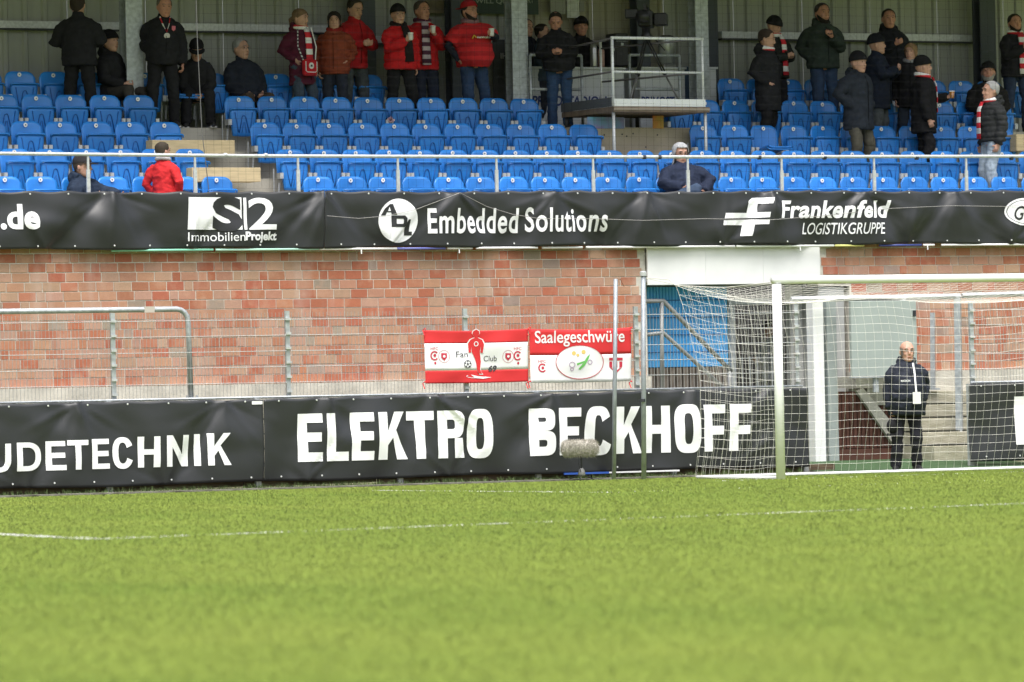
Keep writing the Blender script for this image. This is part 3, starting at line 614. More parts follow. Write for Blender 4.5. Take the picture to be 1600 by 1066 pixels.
for u in (170, 402, 624, 840, 1052, 1258): x = onY(u, 690, 3.83)[0]; bx('post', x+3.5-.035, -.02, 0, x+3.5+.035, .03, 1.15, STEEL2, br)
MB().tube([(-6.1, 0, 1.165), (6.15, 0, 1.165)], .014, 8).build('top_rail', STEEL, br, smooth=True); MB().tube([(-6.1, 0, .3), (6.15, 0, .3)], .02, 8).build('lower_rail', STEEL, br, smooth=True)
br = empty('barrier', (5.35, 3.88, 0), label='low steel barrier carrying the black banner at the right edge', cat='barrier')
bx('post', -.06, -.03, 0, .01, .03, 1.15, STEEL2, br); bx('edge_bar', -.075, -.09, .1, -.055, -.07, 1.1, WHITE, br); bx('post', 1.95, -.03, 0, 2.02, .03, 1.15, STEEL2, br); bx('post', 3.95, -.03, 0, 4.02, .03, 1.15, STEEL2, br)
MB().tube([(0, 0, 1.165), (4.1, 0, 1.165)], .014, 8).build('top_rail', STEEL, br, smooth=True); MB().tube([(0, 0, .3), (4.1, 0, .3)], .02, 8).build('lower_rail', STEEL, br, smooth=True)
# ---- two supporter flags tied to the mesh fence
YG = 3.915
FRED = mat('flag red', (.62, .025, .03), .75); FWHT = mat('flag white', (.80, .80, .83), .75); DRED = mat('crest red', (.50, .03, .06), .8); GRN = mat('leaf green', (.15, .48, .12), .8); YEL = mat('flower yellow', (.7, .48, .15), .8); VIO = mat('pale violet', (.45, .36, .48), .8)
def flagfold(seed, xa, xb, za, zb):
    def g(x, z):
        t = (x-xa)/(xb-xa); k = (z-za)/(zb-za)
        return .010*math.sin(9*t+5*k+seed)*(1-abs(2*t-1)**2)+.008*mnoise.noise(Vector((x*4+seed, z*5, seed)))-.012*math.exp(-((t-k)*4)**2)+.010*math.exp(-((t+k-1)*5)**2)
    return g
def flag(u0, v0, u1, v1, label, bands, seed):
    X0, Z0, X1, Z1 = rectpx(u0, v0, u1, v1, YG); g = flagfold(seed, X0, X1, Z0, Z1)
    f = empty('flag', (0, 0, 0), label=label, cat='flag')
    fo = lambda x, z: YG+g(x, z)
    P = lambda u, v: (onY(u, v, YG)[0], onY(u, v, YG)[2])
    sag = lambda x: .018*math.sin(math.pi*(x-X0)/(X1-X0))
    n = len(bands); 
    for (a, b, m) in bands:
        sheet('cloth', X0, X1, Z0+(Z1-Z0)*a, Z0+(Z1-Z0)*b, YG, g, m, f, nz=8, edge=lambda x, a=a, b=b: (Z0+(Z1-Z0)*a+(sag(x)*-.3), Z0+(Z1-Z0)*b-(sag(x) if b == 1 else sag(x)*.3)), thick=.003)
    def pl(quads, m, push=.004, name='print'):
        b = MB()
        for q in quads: b.add([(*P(u, v), 0) for u, v in q], [tuple(range(len(q)))])
        xs = [v[0] for v in b.v]; zs = [v[1] for v in b.v]
        return link(name, fit_to(b.mesh(name), min(xs), min(zs), max(xs), max(zs), lambda x, z: fo(x, z)-push, .05), m, f)
    def tx(s_, px, m, push=.004, **k): 
        X0_, Z0_, X1_, Z1_ = rectpx(*px, YG); return link('print', fit_to(text_mesh(s_, **k), X0_, Z0_, X1_, Z1_, lambda x, z: fo(x, z)-push, .05), m, f)
    for (u, v) in ((u0, v0), (u1, v0), (u0, v1), (u1, v1)):
        q = P(u, v); MB().tube([(q[0], YG-.02, q[1]), (q[0]+.01, YG+.0, q[1]+.015), (q[0]-.012, YG+.03, q[1]-.01), (q[0]-.01, YG-.02, q[1]-.08)], .007, 5).build('tie', FRED, f)
    return f, pl, tx
def circ(u, v, ru, rv, n=24): return [(u+ru*math.cos(a), v-rv*math.sin(a)) for a in np.linspace(0, 2*math.pi, n+1)[:-1]]
def ring(u, v, ru, rv, th, a0=0, a1=2*math.pi, n=30):
    o = [(u+ru*math.cos(a), v-rv*math.sin(a)) for a in np.linspace(a0, a1, n+1)]; i = [(u+(ru-th)*math.cos(a), v-(rv-th)*math.sin(a)) for a in np.linspace(a0, a1, n+1)]
    return [(i[k], o[k], o[k+1], i[k+1]) for k in range(n)]
f1, pl, tx = flag(663.5, 515, 825, 598, 'red and white supporter flag reading Fan Club 69 on the mesh fence', [(0, .24, FRED), (.24, .75, FWHT), (.75, 1, FRED)], 1.0)
body_ = [(741, 528), (737.5, 522), (738.5, 518), (743, 515), (747.5, 517.5), (748.5, 522), (746, 528), (752.5, 531), (755.5, 538), (754, 552), (750.5, 551), (751, 541), (749.5, 549), (751.5, 565), (750, 578), (753.5, 584), (748, 584), (745, 578), (744, 568), (742, 560), (737, 550), (736.5, 541), (736, 551), (732.5, 551), (731.5, 537), (735, 531)]
cu_, cv_ = 743, 548
pl([[(cu_+(u-cu_)*1.16, cv_+(v-cv_)*1.04) for u, v in body_]], FWHT, .004); pl([body_], FRED, .008)
pl(ring(743.5, 537.5, 3.5, 4, 1.2, n=14), FWHT, .012)
BLKP = mat('black print cloth', (.05, .05, .06), .8)
tx('Fan', (712.5, 549, 731, 558.5), BLKP, .005); tx('Club', (756, 556, 776, 564.5), BLKP, .005); tx('69', (763.5, 571, 776.5, 581), BLKP, .006, bold=.04, shear=.2)
pl([circ(730, 569, 6, 6.2)], FWHT, .005); pl(ring(730, 569, 6, 6.2, .9, n=20), BLKP, .009); pl([circ(730, 569, 1.8, 1.9, 6)]+[circ(730+4.3*math.cos(a), 569-4.4*math.sin(a), 1.3, 1.3, 5) for a in (.3, 1.55, 2.8, 4.1, 5.3)], BLKP, .009)
for cx in (678.5, 808.5):
    sgn = 1 if cx < 700 else -1
    tx('HFC', (cx-6, 542.5, cx+6, 547), DRED, .004); pl(ring(cx, 556, 6.5, 7.5, 2.2, .7, 5.6, 18), DRED, .004); pl([circ(cx+.5, 555.5, 2.4, 2.8, 6)], DRED, .004); pl([circ(cx+1, 567.5, 1.8, 2.2, 8)], DRED, .004)
    pl(ring(cx+15*sgn, 557, 9, 10, .8, n=26), mat('faint red', (.55, .28, .3), .8), .004); pl([[(cx+15*sgn-4.5, 552), (cx+15*sgn+4.5, 552), (cx+15*sgn+4.5, 559), (cx+15*sgn, 564), (cx+15*sgn-4.5, 559)]], DRED, .004); pl([circ(cx+15*sgn, 557, 2, 2.2, 8)], FWHT, .008)
pl(ring(744, 588, 16, 3.2, .9, 2.6, 6.1, 18), FWHT, .005); pl([[(735, 585.5), (746, 588), (768, 589.5), (755, 592), (742, 591)]], FWHT, .007)
f2, pl, tx = flag(828, 513, 986, 597, 'red and white supporter flag with oval emblem reading Saalegeschwüre', [(0, .51, FWHT), (.51, 1, FRED)], 4.0)
tx('Saalegeschwüre', (836, 516, 975, 541.5), FWHT, .005, bold=.012)
pl([circ(905.5, 566, 37.5, 26.5, 36)], FWHT, .004); pl(ring(905.5, 566, 37.8, 26.8, 1.0, n=40), DRED, .008)
for (u, v, r) in ((896, 552, 3.4), (911, 550, 3.4), (902, 555, 2.4)): pl([circ(u, v, r, r, 7)], YEL, .008)
for (u, v, r) in ((893, 570, 5), (893, 577, 3), (921, 566, 4)): pl(ring(u, v, r, r, 1.4, n=12), VIO, .008)
pl([[(903, 577), (911, 566), (916, 558), (921, 553), (918, 562), (913, 571), (906, 578)]], GRN, .009); pl([[(900, 568), (912, 564), (913, 566), (901, 571)]], GRN, .007)
tx('HFC', (841, 562.5, 853, 567), DRED, .004); pl(ring(847, 575, 6.5, 7, 2.2, .7, 5.6, 18), DRED, .004); pl([circ(847.5, 575, 2.3, 2.5, 6)], DRED, .004)
pl([[(952, 559), (973, 559), (973, 563.5), (952, 563.5)], [(952.5, 565), (957, 565), (957, 575), (952.5, 573)], [(968, 565), (972.5, 565), (972.5, 573), (968, 575)], [(952.5, 573.5), (957, 575.5), (962.5, 580), (968, 575.5), (972.5, 573.5), (962.5, 584)], [(960, 566), (965, 566), (965, 574), (962.5, 576), (960, 574)]], DRED, .004)
# ---- stanchions that hold the goal net back
for (u, vt, vb, Y, lab, lean) in ((962, 436, 747, 3.35, 'grey net support pole nearer the flags, with loose wire at its top', -.03), (1005, 430, 750, 2.75, 'grey net support pole with rope tied to the goal net', .0)):
    q = onY(u, vt, Y); q0 = onY(u-3 if lean else u+1, vb, Y)
    o = empty('net_pole', (q0[0], Y, 0), label=lab, cat='pole')
    MB().tube([(0, 0, -.05), (q[0]-q0[0], 0, q[2])], .028 if lean else .032, 12).build('tube', mat('weathered zinc', (.30, .33, .36), .5, .3, var=.2, vscale=8), o, smooth=True)
    if lean: MB().tube([(q[0]-q0[0], 0, q[2]-.03), (q[0]-q0[0]+.06, -.01, q[2]+.0), (q[0]-q0[0]+.11, -.02, q[2]-.1)], .006, 5).build('loose_wire', mat('rusty wire', (.2, .09, .05), .8), o)
    else:
        MB().lathe([(.045, 0), (.045, .05), (.03, .06)], (q[0]-q0[0], 0, q[2]-.01), 12).build('cap', STEEL2, o); MB().lathe([(.044, 0), (.044, .04)], (0, 0, 1.0), 12).build('strap', DARKST, o)
# ---- goal
GW = WHITE
goal = empty('goal', (0, 0, 0), label='white football goal with square-mesh net', cat='goal')
for x, w in ((0, 1), (7.44, 1)): MB().tube([(x, 0, -.05), (x, 0, 2.44)], .06, 20, ell=[(.06, .055)]*2).build('post', GW, goal, smooth=True)
MB().tube([(-.06, 0, 2.495), (7.5, 0, 2.495)], .05, 20).build('crossbar', GW, goal, smooth=True)
MB().tube([(0.06, .06, .015), (0.0, 2.1, .015), (7.44, 2.1, .015), (7.38, .06, .015)], .025, 8).build('ground_frame', mat('white frame', (.74, .75, .75), .5), goal, smooth=True)
TOPZ = lambda x: 2.25+.25*math.exp(-max(0, x+.0)/.55)+.2*math.exp(-max(0, 7.44-x)/.55)-.04*math.sin(x*1.9)
TOPY = lambda x: 2.05+.5*math.exp(-max(0, x)/.5)+.5*math.exp(-max(0, 7.44-x)/.5)
def nj(x, z, s_): return .022*mnoise.noise(Vector((x*1.9, z*1.9, s_)))
def back(x, t):          # t 0 ground .. 1 top
    zt = TOPZ(x); z = .03+(zt-.03)*t; yb_ = 2.15+(TOPY(x)-2.15)*t**2.2-.22*math.sin(math.pi*t)*(1 if x > .3 else .9)
    return (x+nj(x, z, 1)*1.4+.03*math.sin(3*t+x), yb_+.04*mnoise.noise(Vector((x*1.2, z*1.3, 5))), z+nj(x, z, 3)*.9)
L = []
nx, nz = 62, 20
for i in range(nx+1): L.append([back(7.44*i/nx, t) for t in np.linspace(0, 1, nz+1)])
for j in range(nz+1): L.append([back(7.44*i/nx, j/nz) for i in range(nx+1)])
def topn(x, s_):         # s 0 crossbar .. 1 back
    zt = TOPZ(x); return (x+nj(x, s_, 7), .05+(TOPY(x)-.05)*s_, 2.455+(zt-2.455)*s_**.7-.05*math.sin(math.pi*s_)+nj(x, s_, 9))
nt_ = 17
for i in range(nx+1): L.append([topn(7.44*i/nx, s_) for s_ in np.linspace(0, 1, nt_+1)])
for j in range(nt_+1): L.append([topn(7.44*i/nx, j/nt_) for i in range(nx+1)])
def side(x, s_, t):      # s 0 post .. 1 back
    b = back(x, t); z0_ = .03+2.42*t; sg = 1 if x < 3 else -1
    return (x+sg*.05*math.sin(math.pi*s_)*math.sin(math.pi*t)+(b[0]-x)*s_+nj(s_*3, t*2, 11)*1.3, .06+(b[1]-.06)*s_+nj(t*3, s_*2, 13), z0_+(b[2]-z0_)*s_+nj(s_*2.3, t*2.6, 17)*1.2-.03*math.sin(math.pi*s_))
for x in (0, 7.44):
    for i in range(nt_+1): L.append([side(x, i/nt_, t) for t in np.linspace(0, 1, nz+1)])
    for j in range(nz+1): L.append([side(x, s_, j/nz) for s_ in np.linspace(0, 1, nt_+1)])
no_ = wires(L, .0015, 3).build('net', mat('net cord', (.80, .79, .72), .8), goal); no_['kind'] = 'stuff'
tq = onY(1005, 434, 2.75)
rp = MB().tube([tuple(tq), (tq[0]+.35, 2.7, tq[2]-.03), back(0, 1), topn(0, .5), (0, .05, 2.47)], .006, 5).build('net_rope', mat('rope', (.6, .59, .54), .9), goal)
MB().tube([tuple(tq), back(1.2, .985), back(2.6, 1)], .005, 5).build('net_rope', MATS['rope'], goal)
# ================================================================== THE STAND
YR = {1: 7.5, 2: 8.3, 3: 9.1, 4: 9.9, 5: 10.7}; ZD = {1: 4.09, 2: 4.50, 3: 4.91, 4: 5.32, 5: 5.69}; ZT = {r: ZD[r]-.76 for r in ZD}
STC = mat('stand concrete', (.47, .445, .38), .92, var=.16, vscale=2.5, bump=.25, bscale=25)
XA, XB = -13, 14
XG0, XG1 = 2.15, 4.35                       # commentary bay: rows three and four leave a gap here
tr = empty('stand_terracing', (0, 9, 0), label='pale concrete terracing carrying the blue seat rows', cat='terracing')
for r in range(1, 6):
    y0 = 6.625 if r == 1 else YR[r-1]+.14; y1 = 11.9
    bx('tread', XA, y0-9, ZT[r]-.5+(.003*r), XB, (YR[r]+.137 if r < 5 else 11.9)-9, ZT[r], STC, tr)
# riser face of the commentary bay with bolt holes
bay = empty('commentary_platform', (3.1, 9.5, ZT[3]), label='beige concrete block with bolt holes under the camera platform', cat='platform')
bx('block', 2.15-3.1, -.25, 0.002, 4.2-3.1, 1.1, ZT[5]-ZT[3]-.01, mat('beige block', (.46, .40, .30), .9, var=.15, vscale=3), bay)
for k, (u, v) in enumerate(((972, 210), (979, 213), (989, 209), (1027, 211), (961, 232), (1009, 230), (944, 211))):
    q = onY(u, v, 9.25); MB().lathe([(.012, 0), (.012, .004)], (q[0]-3.1, -.251, q[2]-ZT[3]), 8, 'Y').build('bolt_hole', DARKST, bay)
# aisle half steps
PLY = mat('pale plywood', (.62, .50, .30), .8, var=.12, vscale=4, stretch=(1, 1, 8))
for (u0, u1, v0, v1, Y, lab) in ((238, 367, 219, 241, 9.08, 'pale plywood aisle step beside the fourth row'), (300, 407.5, 262, 284, 8.28, 'pale plywood aisle step beside the second row'), (1588, 1650, 210, 236, 9.08, 'pale plywood step at the far right end of the third row')):
    X0, Z0, X1, Z1 = rectpx(u0, v0, u1, v1, Y-.35); r = 4 if Y > 9 else 3
    bx_ = bx('aisle_step', X0, Y-.35, ZT[r]-.01 if Y < 9 and False else Z0, X1, YR[r-1]+.139 if False else Y+.0, Z1, PLY, None, .004); tag(bx_, lab, 'step')
# ---- back wall: vertical trapezoid sheets
YB = 11.5
CLAD = mat('grey green cladding', (.36, .37, .35), .55, .15, var=.10, vscale=1.5, stretch=(3, 1, .4)); CREAM = mat('cream cladding', (.33, .31, .24), .6, var=.12, vscale=1.5, stretch=(3, 1, .4))
bw = empty('cladding_wall', (0, YB, ZT[5]), label='grey-green trapezoid metal cladding at the back of the stand', cat='wall')
x = XA; k = 0; pb = MB(); cur = None
def clad_panel(x0, x1, m, par):
    b = MB(); x = x0; p = 0.30; prof = []
    while x < x1-.01:
        w = min(p, x1-x)
        prof += [(x, 0), (x+w*.66, 0), (x+w*.74, -.035), (x+w*.92, -.035), (x+w*.999, 0)]; x += p
    for a, c in zip(prof[:-1], prof[1:]): b.add([(a[0], a[1], 0), (c[0], c[1], 0), (c[0], c[1], 4.3), (a[0], a[1], 4.3)], [(0, 1, 2, 3)])
    return b.build('cladding_sheet', m, par)
x = XA
while x < XB-.1:
    x1 = min(x+1.2, XB); cx = (x+x1)/2; clad_panel(x, x1-.004, CREAM if 2.6 < cx < 4.9 else CLAD, bw); x = x1
for (u0, u1, v, Y) in ((-60, 190, 38, 11.38), (278, 585, 48.5, 11.38), (572, 800, 65, 11.38), (1126, 1532, 57, 11.38)):
    xa, xb = onY(u0, v, Y)[0], onY(u1, v, Y)[0]; zc = 6.43 if v != 65 else 6.29
    bx('girt', xa, -.16, zc-ZT[5]-.05, xb, -.04, zc-ZT[5]+.05, STEEL2, bw); bx('girt_lip', xa, -.165, zc-ZT[5]-.075, xb, -.05, zc-ZT[5]-.052, DARKST, bw)
rf = empty('stand_roof', (0, 9, 7.95), label='flat metal roof shading the back rows of the stand', cat='roof')
bx('roof_deck', XA-6, 6.75-9, 0.0, XB+6, 12.2-9, .12, mat('roof sheet', (.42, .43, .43), .7), rf); bx('fascia', XA-6, 6.60-9, -.05, XB+6, 6.745-9, .35, mat('roof fascia', (.3, .32, .33), .5), rf)
for k in range(9): bx('rafter', -9.1+k*3.02-.06, 6.8-9, -.28, -9.1+k*3.02+.06, 12-9, -.002, STEEL, rf)
# ---- steel columns
def column(u0, u1, label, Y=10.32, z0=None, web=True, m=STEEL):
    xa, xb = onY(u0, 80, Y)[0], onY(u1, 80, Y)[0]; z0 = ZT[5]-.05 if z0 is None else z0
    c = empty('roof_column', ((xa+xb)/2, Y, z0), label=label, cat='column'); w = (xb-xa)/2
    bx('front_flange', -w, -.012, 0, w, .012, 7.3-z0, m, c); bx('rear_flange', -w, .19, 0, w, .215, 7.3-z0, m, c); bx('web', -.01, .0125, 0, .01, .1895, 7.3-z0, m, c)
    bx('foot_plate', -w-.04, -.05, -.01, w+.04, .25, .02, m, c); return c
column(197, 223, 'galvanised roof column at left between the two men in black')
column(800, 824.5, 'galvanised roof column right of the man in the red shirt')
column(1087, 1107, 'galvanised roof column right of the camera platform')
DKC = mat('blue grey steel', (.06, .07, .085), .55, .2)
for (u0, u1, lab) in ((556, 587, 'dark steel column behind the man in the red jacket'), (706, 720, 'dark narrow column behind the red capped man'), (1532, 1556, 'dark steel column on the back wall near the seated laughing man'), (1107, 1122, 'dark steel column beside the right platform column'), (996, 1016, 'dark steel column behind the television camera')):
    column(u0, u1, lab, Y=11.05, m=DKC, z0=ZT[5])
# ---- seats
SB = mat('blue seat plastic', (.024, .215, .66), .32, var=.12, vscale=5, spec=.5); _n = SB.node_tree; _oi = _n.nodes.new('ShaderNodeObjectInfo'); _mr = _n.nodes.new('ShaderNodeMapRange'); _mr.inputs[3].default_value = .82; _mr.inputs[4].default_value = 1.12; _n.links.new(_oi.outputs['Random'], _mr.inputs[0]); _sc = _n.nodes.new('ShaderNodeVectorMath'); _sc.operation = 'SCALE'; _l = _n.nodes['Principled BSDF'].inputs['Base Color'].links[0].from_socket; _n.links.new(_l, _sc.inputs[0]); _n.links.new(_mr.outputs[0], _sc.inputs['Scale']); _n.links.new(_sc.outputs[0], _n.nodes['Principled BSDF'].inputs['Base Color']); SBD = mat('rib blue plastic', (.010, .11, .40), .45)
ZINC = STEEL2
def backrest_mesh():
    w, h = .228, .405; vs = []; fs = []; nu, nv = 12, 9
    def pt(i, j, off):
        a = -1+2*i/nu; t = j/nv
        ww = w*(1-.03*(1-t)); 
        hx = a*ww
        rr = .125; ex_ = max(0, abs(a)*w-(w-rr)); top = h-rr+math.sqrt(max(0, rr*rr-ex_*ex_*.93))
        z = -.02+top*t
        y = .045*(a*a)*-1+.03*t*t+off        # shell curls forward at the sides, leans back at the top
        return (hx, y, z)
    for off in (0, .014):
        for j in range(nv+1):
            for i in range(nu+1): vs.append(pt(i, j, off))
    n1 = (nu+1)*(nv+1)
    for j in range(nv):
        for i in range(nu):
            a = j*(nu+1)+i; fs.append((a, a+1, a+nu+2, a+nu+1)); fs.append((n1+a+1, n1+a, n1+a+nu+1, n1+a+nu+2))
    rim = [i for i in range(nu+1)]+[j*(nu+1)+nu for j in range(1, nv+1)]+[nv*(nu+1)+i for i in range(nu-1, -1, -1)]+[j*(nu+1) for j in range(nv-1, 0, -1)]
    for k in range(len(rim)): a, b = rim[k], rim[(k+1) % len(rim)]; fs.append((b, a, a+n1, b+n1))
    me = MB().add(vs, fs).mesh('backrest', True); me.materials.append(SB); return me
def pan_mesh():
    """tip-up seat pan standing folded: origin at the pivot, underside faces the pitch (-Y)"""
    b = MB(); H = .385
    wid = lambda t: .158+.042*min(1, t*1.3)
    nz = 8; vs = []
    for side_, y in ((0, -.0), (1, .03)):
        for j in range(nz+1):
            t = j/nz; w = wid(t); z = H*t; yy = y-.02*math.sin(t*math.pi*.5)
            for a in (-1, -.86, -.5, 0, .5, .86, 1): vs.append((a*w, yy+(.022 if abs(a) == 1 else (.006 if abs(a) > .8 else 0)), z+(.012*(a*a) if j == 0 else 0)))
    n1 = 7*(nz+1); fs = []
    for j in range(nz):
        for i in range(6): a = j*7+i; fs.append((a, a+1, a+8, a+7)); fs.append((n1+a+1, n1+a, n1+a+7, n1+a+8))
    rim = list(range(7))+[j*7+6 for j in range(1, nz+1)]+[nz*7+i for i in range(5, -1, -1)]+[j*7 for j in range(nz-1, 0, -1)]
    for k in range(len(rim)): a, c = rim[k], rim[(k+1) % len(rim)]; fs.append((c, a, a+n1, c+n1))
    b.add(vs, fs)
    # rolled lip along the top edge
    b.tube([(-.212, -.012, H-.035), (-.208, -.028, H-.008), (-.185, -.038, H), (0, -.042, H+.002), (.185, -.038, H), (.208, -.028, H-.008), (.212, -.012, H-.035)], .013, 6)
    me = b.mesh('seat_pan', True); me.materials.append(SB); return me
def rib_mesh():
    b = MB(); H = .385
    Y0 = lambda z: -.02*math.sin(z/H*math.pi*.5)-.004
    def ln(pts, r=.007): b.tube([(x, Y0(z)-.002, z) for x, z in pts], r, 5)
    ln([(-.075, .05), (-.03, .26), (-.02, .285), (0, .293), (.02, .285), (.03, .26), (.075, .05)]); ln([(-.035, .05), (-.008, .20)], .004); ln([(.035, .05), (.008, .20)], .004)
    ln([(-.135, .335), (-.085, .06)], .006); ln([(.135, .335), (.085, .06)], .006)
    me = b.mesh('rib', True); me.materials.append(SBD); return me
def disc_mesh():
    b = MB().lathe([(.028, 0), (.030, .002), (.028, .004)], (0, 0, 0), 14, 'Y'); me = b.mesh('number_disc'); me.materials.append(mat('disc white', (.85, .86, .87), .4)); return me
def mark_mesh():
    b = MB().lathe([(.009, .0), (.009, .0055)], (0, 0, 0), 8, 'Y'); me = b.mesh('number'); me.materials.append(mat('disc ink', (.05, .06, .10), .5)); return me
def bracket_mesh():
    b = MB().box(-.026, -.075, -.035, .026, .03, .045); b.tube([(0, .02, -.09), (0, .05, -.28)], .014, 6); me = b.mesh('bracket'); me.materials.append(ZINC); return me
def side_bar_mesh():
    b = MB().tube([(0, .03, .18), (0, .04, -.33)], .010, 6); me = b.mesh('side_bar'); me.materials.append(ZINC); return me
MBK, MPN, MRB, MDC, MMK, MBR, MSB = backrest_mesh(), pan_mesh(), rib_mesh(), disc_mesh(), mark_mesh(), bracket_mesh(), side_bar_mesh()
# local frame: origin on the tread below; disc centre is .76 above it
def seat(X, r, label, disc=True, down=False, end=False, tilt=0.0):
    z = ZT[r]; s_ = empty('stadium_seat', (X, YR[r], z), label=label, cat='seat', group='blue tip-up seats on the stand')
    s_.rotation_euler = (random.uniform(-.012, .012), 0, random.uniform(-.025, .025))
    bk = link('backrest', MBK, None, s_, (0, -.012, .42)); bk.rotation_euler = (random.uniform(-.05, .04), random.uniform(-.012, .012), 0)
    if disc:
        d = link('number_disc', MDC, None, bk, (random.uniform(-.006, .006), .004, .338+random.uniform(-.008, .004))); link('number', MMK, None, d, (random.uniform(-.003, .003), -.0006, 0))
    p = link('seat_pan', MPN, None, s_, (0, -.17, .235)); link('rib', MRB, None, p)
    if down: p.rotation_euler = (math.radians(80), 0, 0); p.location = (0, -.10, .40)
    else: p.rotation_euler = (random.uniform(-.09, .05), random.uniform(-.012, .012), 0)
    link('bracket', MBR, None, s_, (-.215, -.11, .43)); 
    link('bracket', MBR, None, s_, (.215, -.11, .43))
    link('side_bar', MSB, None, s_, (-.25, -.03, .36))
    return s_
RN = {1: 'front row', 2: 'second row', 3: 'third row', 4: 'fourth row', 5: 'dim back row'}
def fill(pts, n):     # spread n seats between known screen positions
    return list(np.interp(range(n), [k for k, _ in pts], [u for _, u in pts]))
ROWS = {
 1: [('left of the aisle steps', fill([(0, -52), (1, 6.2), (2, 63.6), (4, 174.6), (6, 283), (7, 337.5)], 8)), ('right of the aisle steps', fill([(0, 495.4), (1, 547), (4, 700.7), (7, 850), (10, 997.6), (13, 1142), (16, 1285.3), (19, 1426.6), (22, 1567.6), (23, 1614)], 24))],
 2: [('left of the aisle steps', fill([(0, -34), (1, 23), (3, 134.4), (5, 242.8), (6, 295.8)], 7)), ('right of the aisle steps', fill([(0, 453.3), (1, 505), (3, 606.4), (6, 756.5), (9, 902.8), (12, 1049), (15, 1192.2), (18, 1331.6), (22, 1517.7), (23, 1564), (24, 1610)], 25))],
 3: [('left of the aisle steps', fill([(0, -16), (1, 39.6), (3, 149), (5, 256.6)], 6)), ('between aisle and camera platform', fill([(0, 412.4), (1, 464), (4, 615.5), (7, 763.7), (10, 911.5)], 11)), ('right of the camera platform', fill([(0, 1097), (1, 1146), (3, 1239.3), (4, 1285.3), (6, 1377.7), (8, 1469.6), (10, 1561)], 11))],
 4: [('left of the aisle steps', fill([(0, 1.6), (1, 55.7), (4, 215)], 5)), ('between aisle and camera platform', fill([(0, 372.6), (1, 423.4), (4, 574.4), (7, 721.6), (9, 818)], 10)), ('right of the camera platform', fill([(0, 1055), (1, 1101.6), (2, 1147.6), (4, 1239.7), (5, 1285.3), (9, 1467.5), (11, 1558)], 12))],
 5: [('left of the aisle steps', fill([(0, -23), (1, 30.3), (2, 83.6), (4, 190)], 5)), ('between aisle and camera platform', [226, 277, 330, 381, 430, 479, 526, 572.5]), ('right of the camera platform', fill([(0, 1140.8), (2, 1231.2), (6, 1411), (10, 1590)], 11))]}
SEATX = {}
for r, blocks in ROWS.items():
    for bname, us in blocks:
        for k, u in enumerate(us):
            X = onY(u, 200, YR[r])[0]; P_ = None
            v = proj((X, YR[r], ZD[r]))
            # keep the measured screen position at the disc height
            X = onY(u, v[1], YR[r])[0]; SEATX[(r, round(u))] = X
            occ = (r == 1 and (abs(u-120) < 20 or abs(u-229) < 20 or abs(u-1046) < 25)) or (r == 5 and abs(u-277) < 5) or (r == 3 and abs(u-1193) < 10)
            lab = '%s blue seat from the left, %s %s' % (ORD[k], RN[r], bname)
            if occ: lab = '%s blue seat from the left, %s %s, folded down' % (ORD[k], RN[r], bname)
            seat(X, r, lab, disc=not (r == 1 and abs(u-650) < 12) and not (r == 3 and abs(u-911) < 5), down=occ)
# ---- railing above the upper banner
YRL = 6.50
rl = empty('stand_railing', (0, YRL, 3.80), label='galvanised pipe railing along the front row above the upper banner', cat='railing')
rp_ = [(-120, 239), (0, 240), (200, 242), (400, 243.8), (800, 245.3), (1200, 245.3), (1600, 244.3), (1750, 244)]
MB().tube([(onY(u, v, YRL)[0], 0, onY(u, v, YRL)[2]-3.80) for u, v in rp_], .024, 10).build('top_rail', STEEL2, rl, smooth=True)
for u in (-25, 138, 305, 466, 622, 776, 927, 1075, 1221.5, 1366, 1510, 1650):
    x = onY(u, 280, YRL)[0]; o = bx('post', x-.024, -.012, -.2, x+.024, .012, .38, STEEL2, rl); bx('post_neck', x-.014, -.01, .381, x+.014, .01, .55, STEEL2, rl)
for u in (1006, 1030, 1186, 1288, 1432, 1580): x = onY(u, 245, YRL)[0]; MB().tube([(x-.02, 0, .557), (x+.025, 0, .557)], .03, 10).build('tape', DARKST, rl)
for u in (188, 352, 415): x = onY(u, 243, YRL)[0]; MB().tube([(x-.02, 0, .572), (x+.02, 0, .572)], .028, 10).build('coupling', STEEL2, rl)
# ---- ball-catch net hung in front of the seats
YN = 6.70; nl = []
xa = onY(308, 150, YN)[0]
for k in range(125): 
    x = xa+k*.115; nl.append([(x+.02*mnoise.noise(Vector((x, z*.7, 2))), YN+.02*mnoise.noise(Vector((x*.5, z, 5))), z) for z in np.linspace(3.95, 7.8, 12)])
for j in range(34): 
    z = 3.95+j*.115; nl.append([(xa+14.3*i/30, YN+.02*mnoise.noise(Vector((i*.3, z, 5))), z+.02*mnoise.noise(Vector((i*.4, z*.6, 8)))) for i in range(31)])
bn = empty('ball_catch_net', (xa, YN, 3.9), label='thin dark ball-catch net hanging in front of the seats', cat='net')
w_ = wires([[(p[0]-xa, p[1]-YN, p[2]-3.9) for p in l] for l in nl], .0011, 3).build('netting', mat('dark twine', (.02, .02, .02), 1.0, spec=0.0), bn); w_['kind'] = 'stuff'
MB().tube([(0, 0, 4.0), (.02, 0, 2.0), (.05, -.02, .8), (.13, -.03, .0)], .006, 5).build('edge_cord', mat('edge twine', (.12, .12, .12), .8), bn)
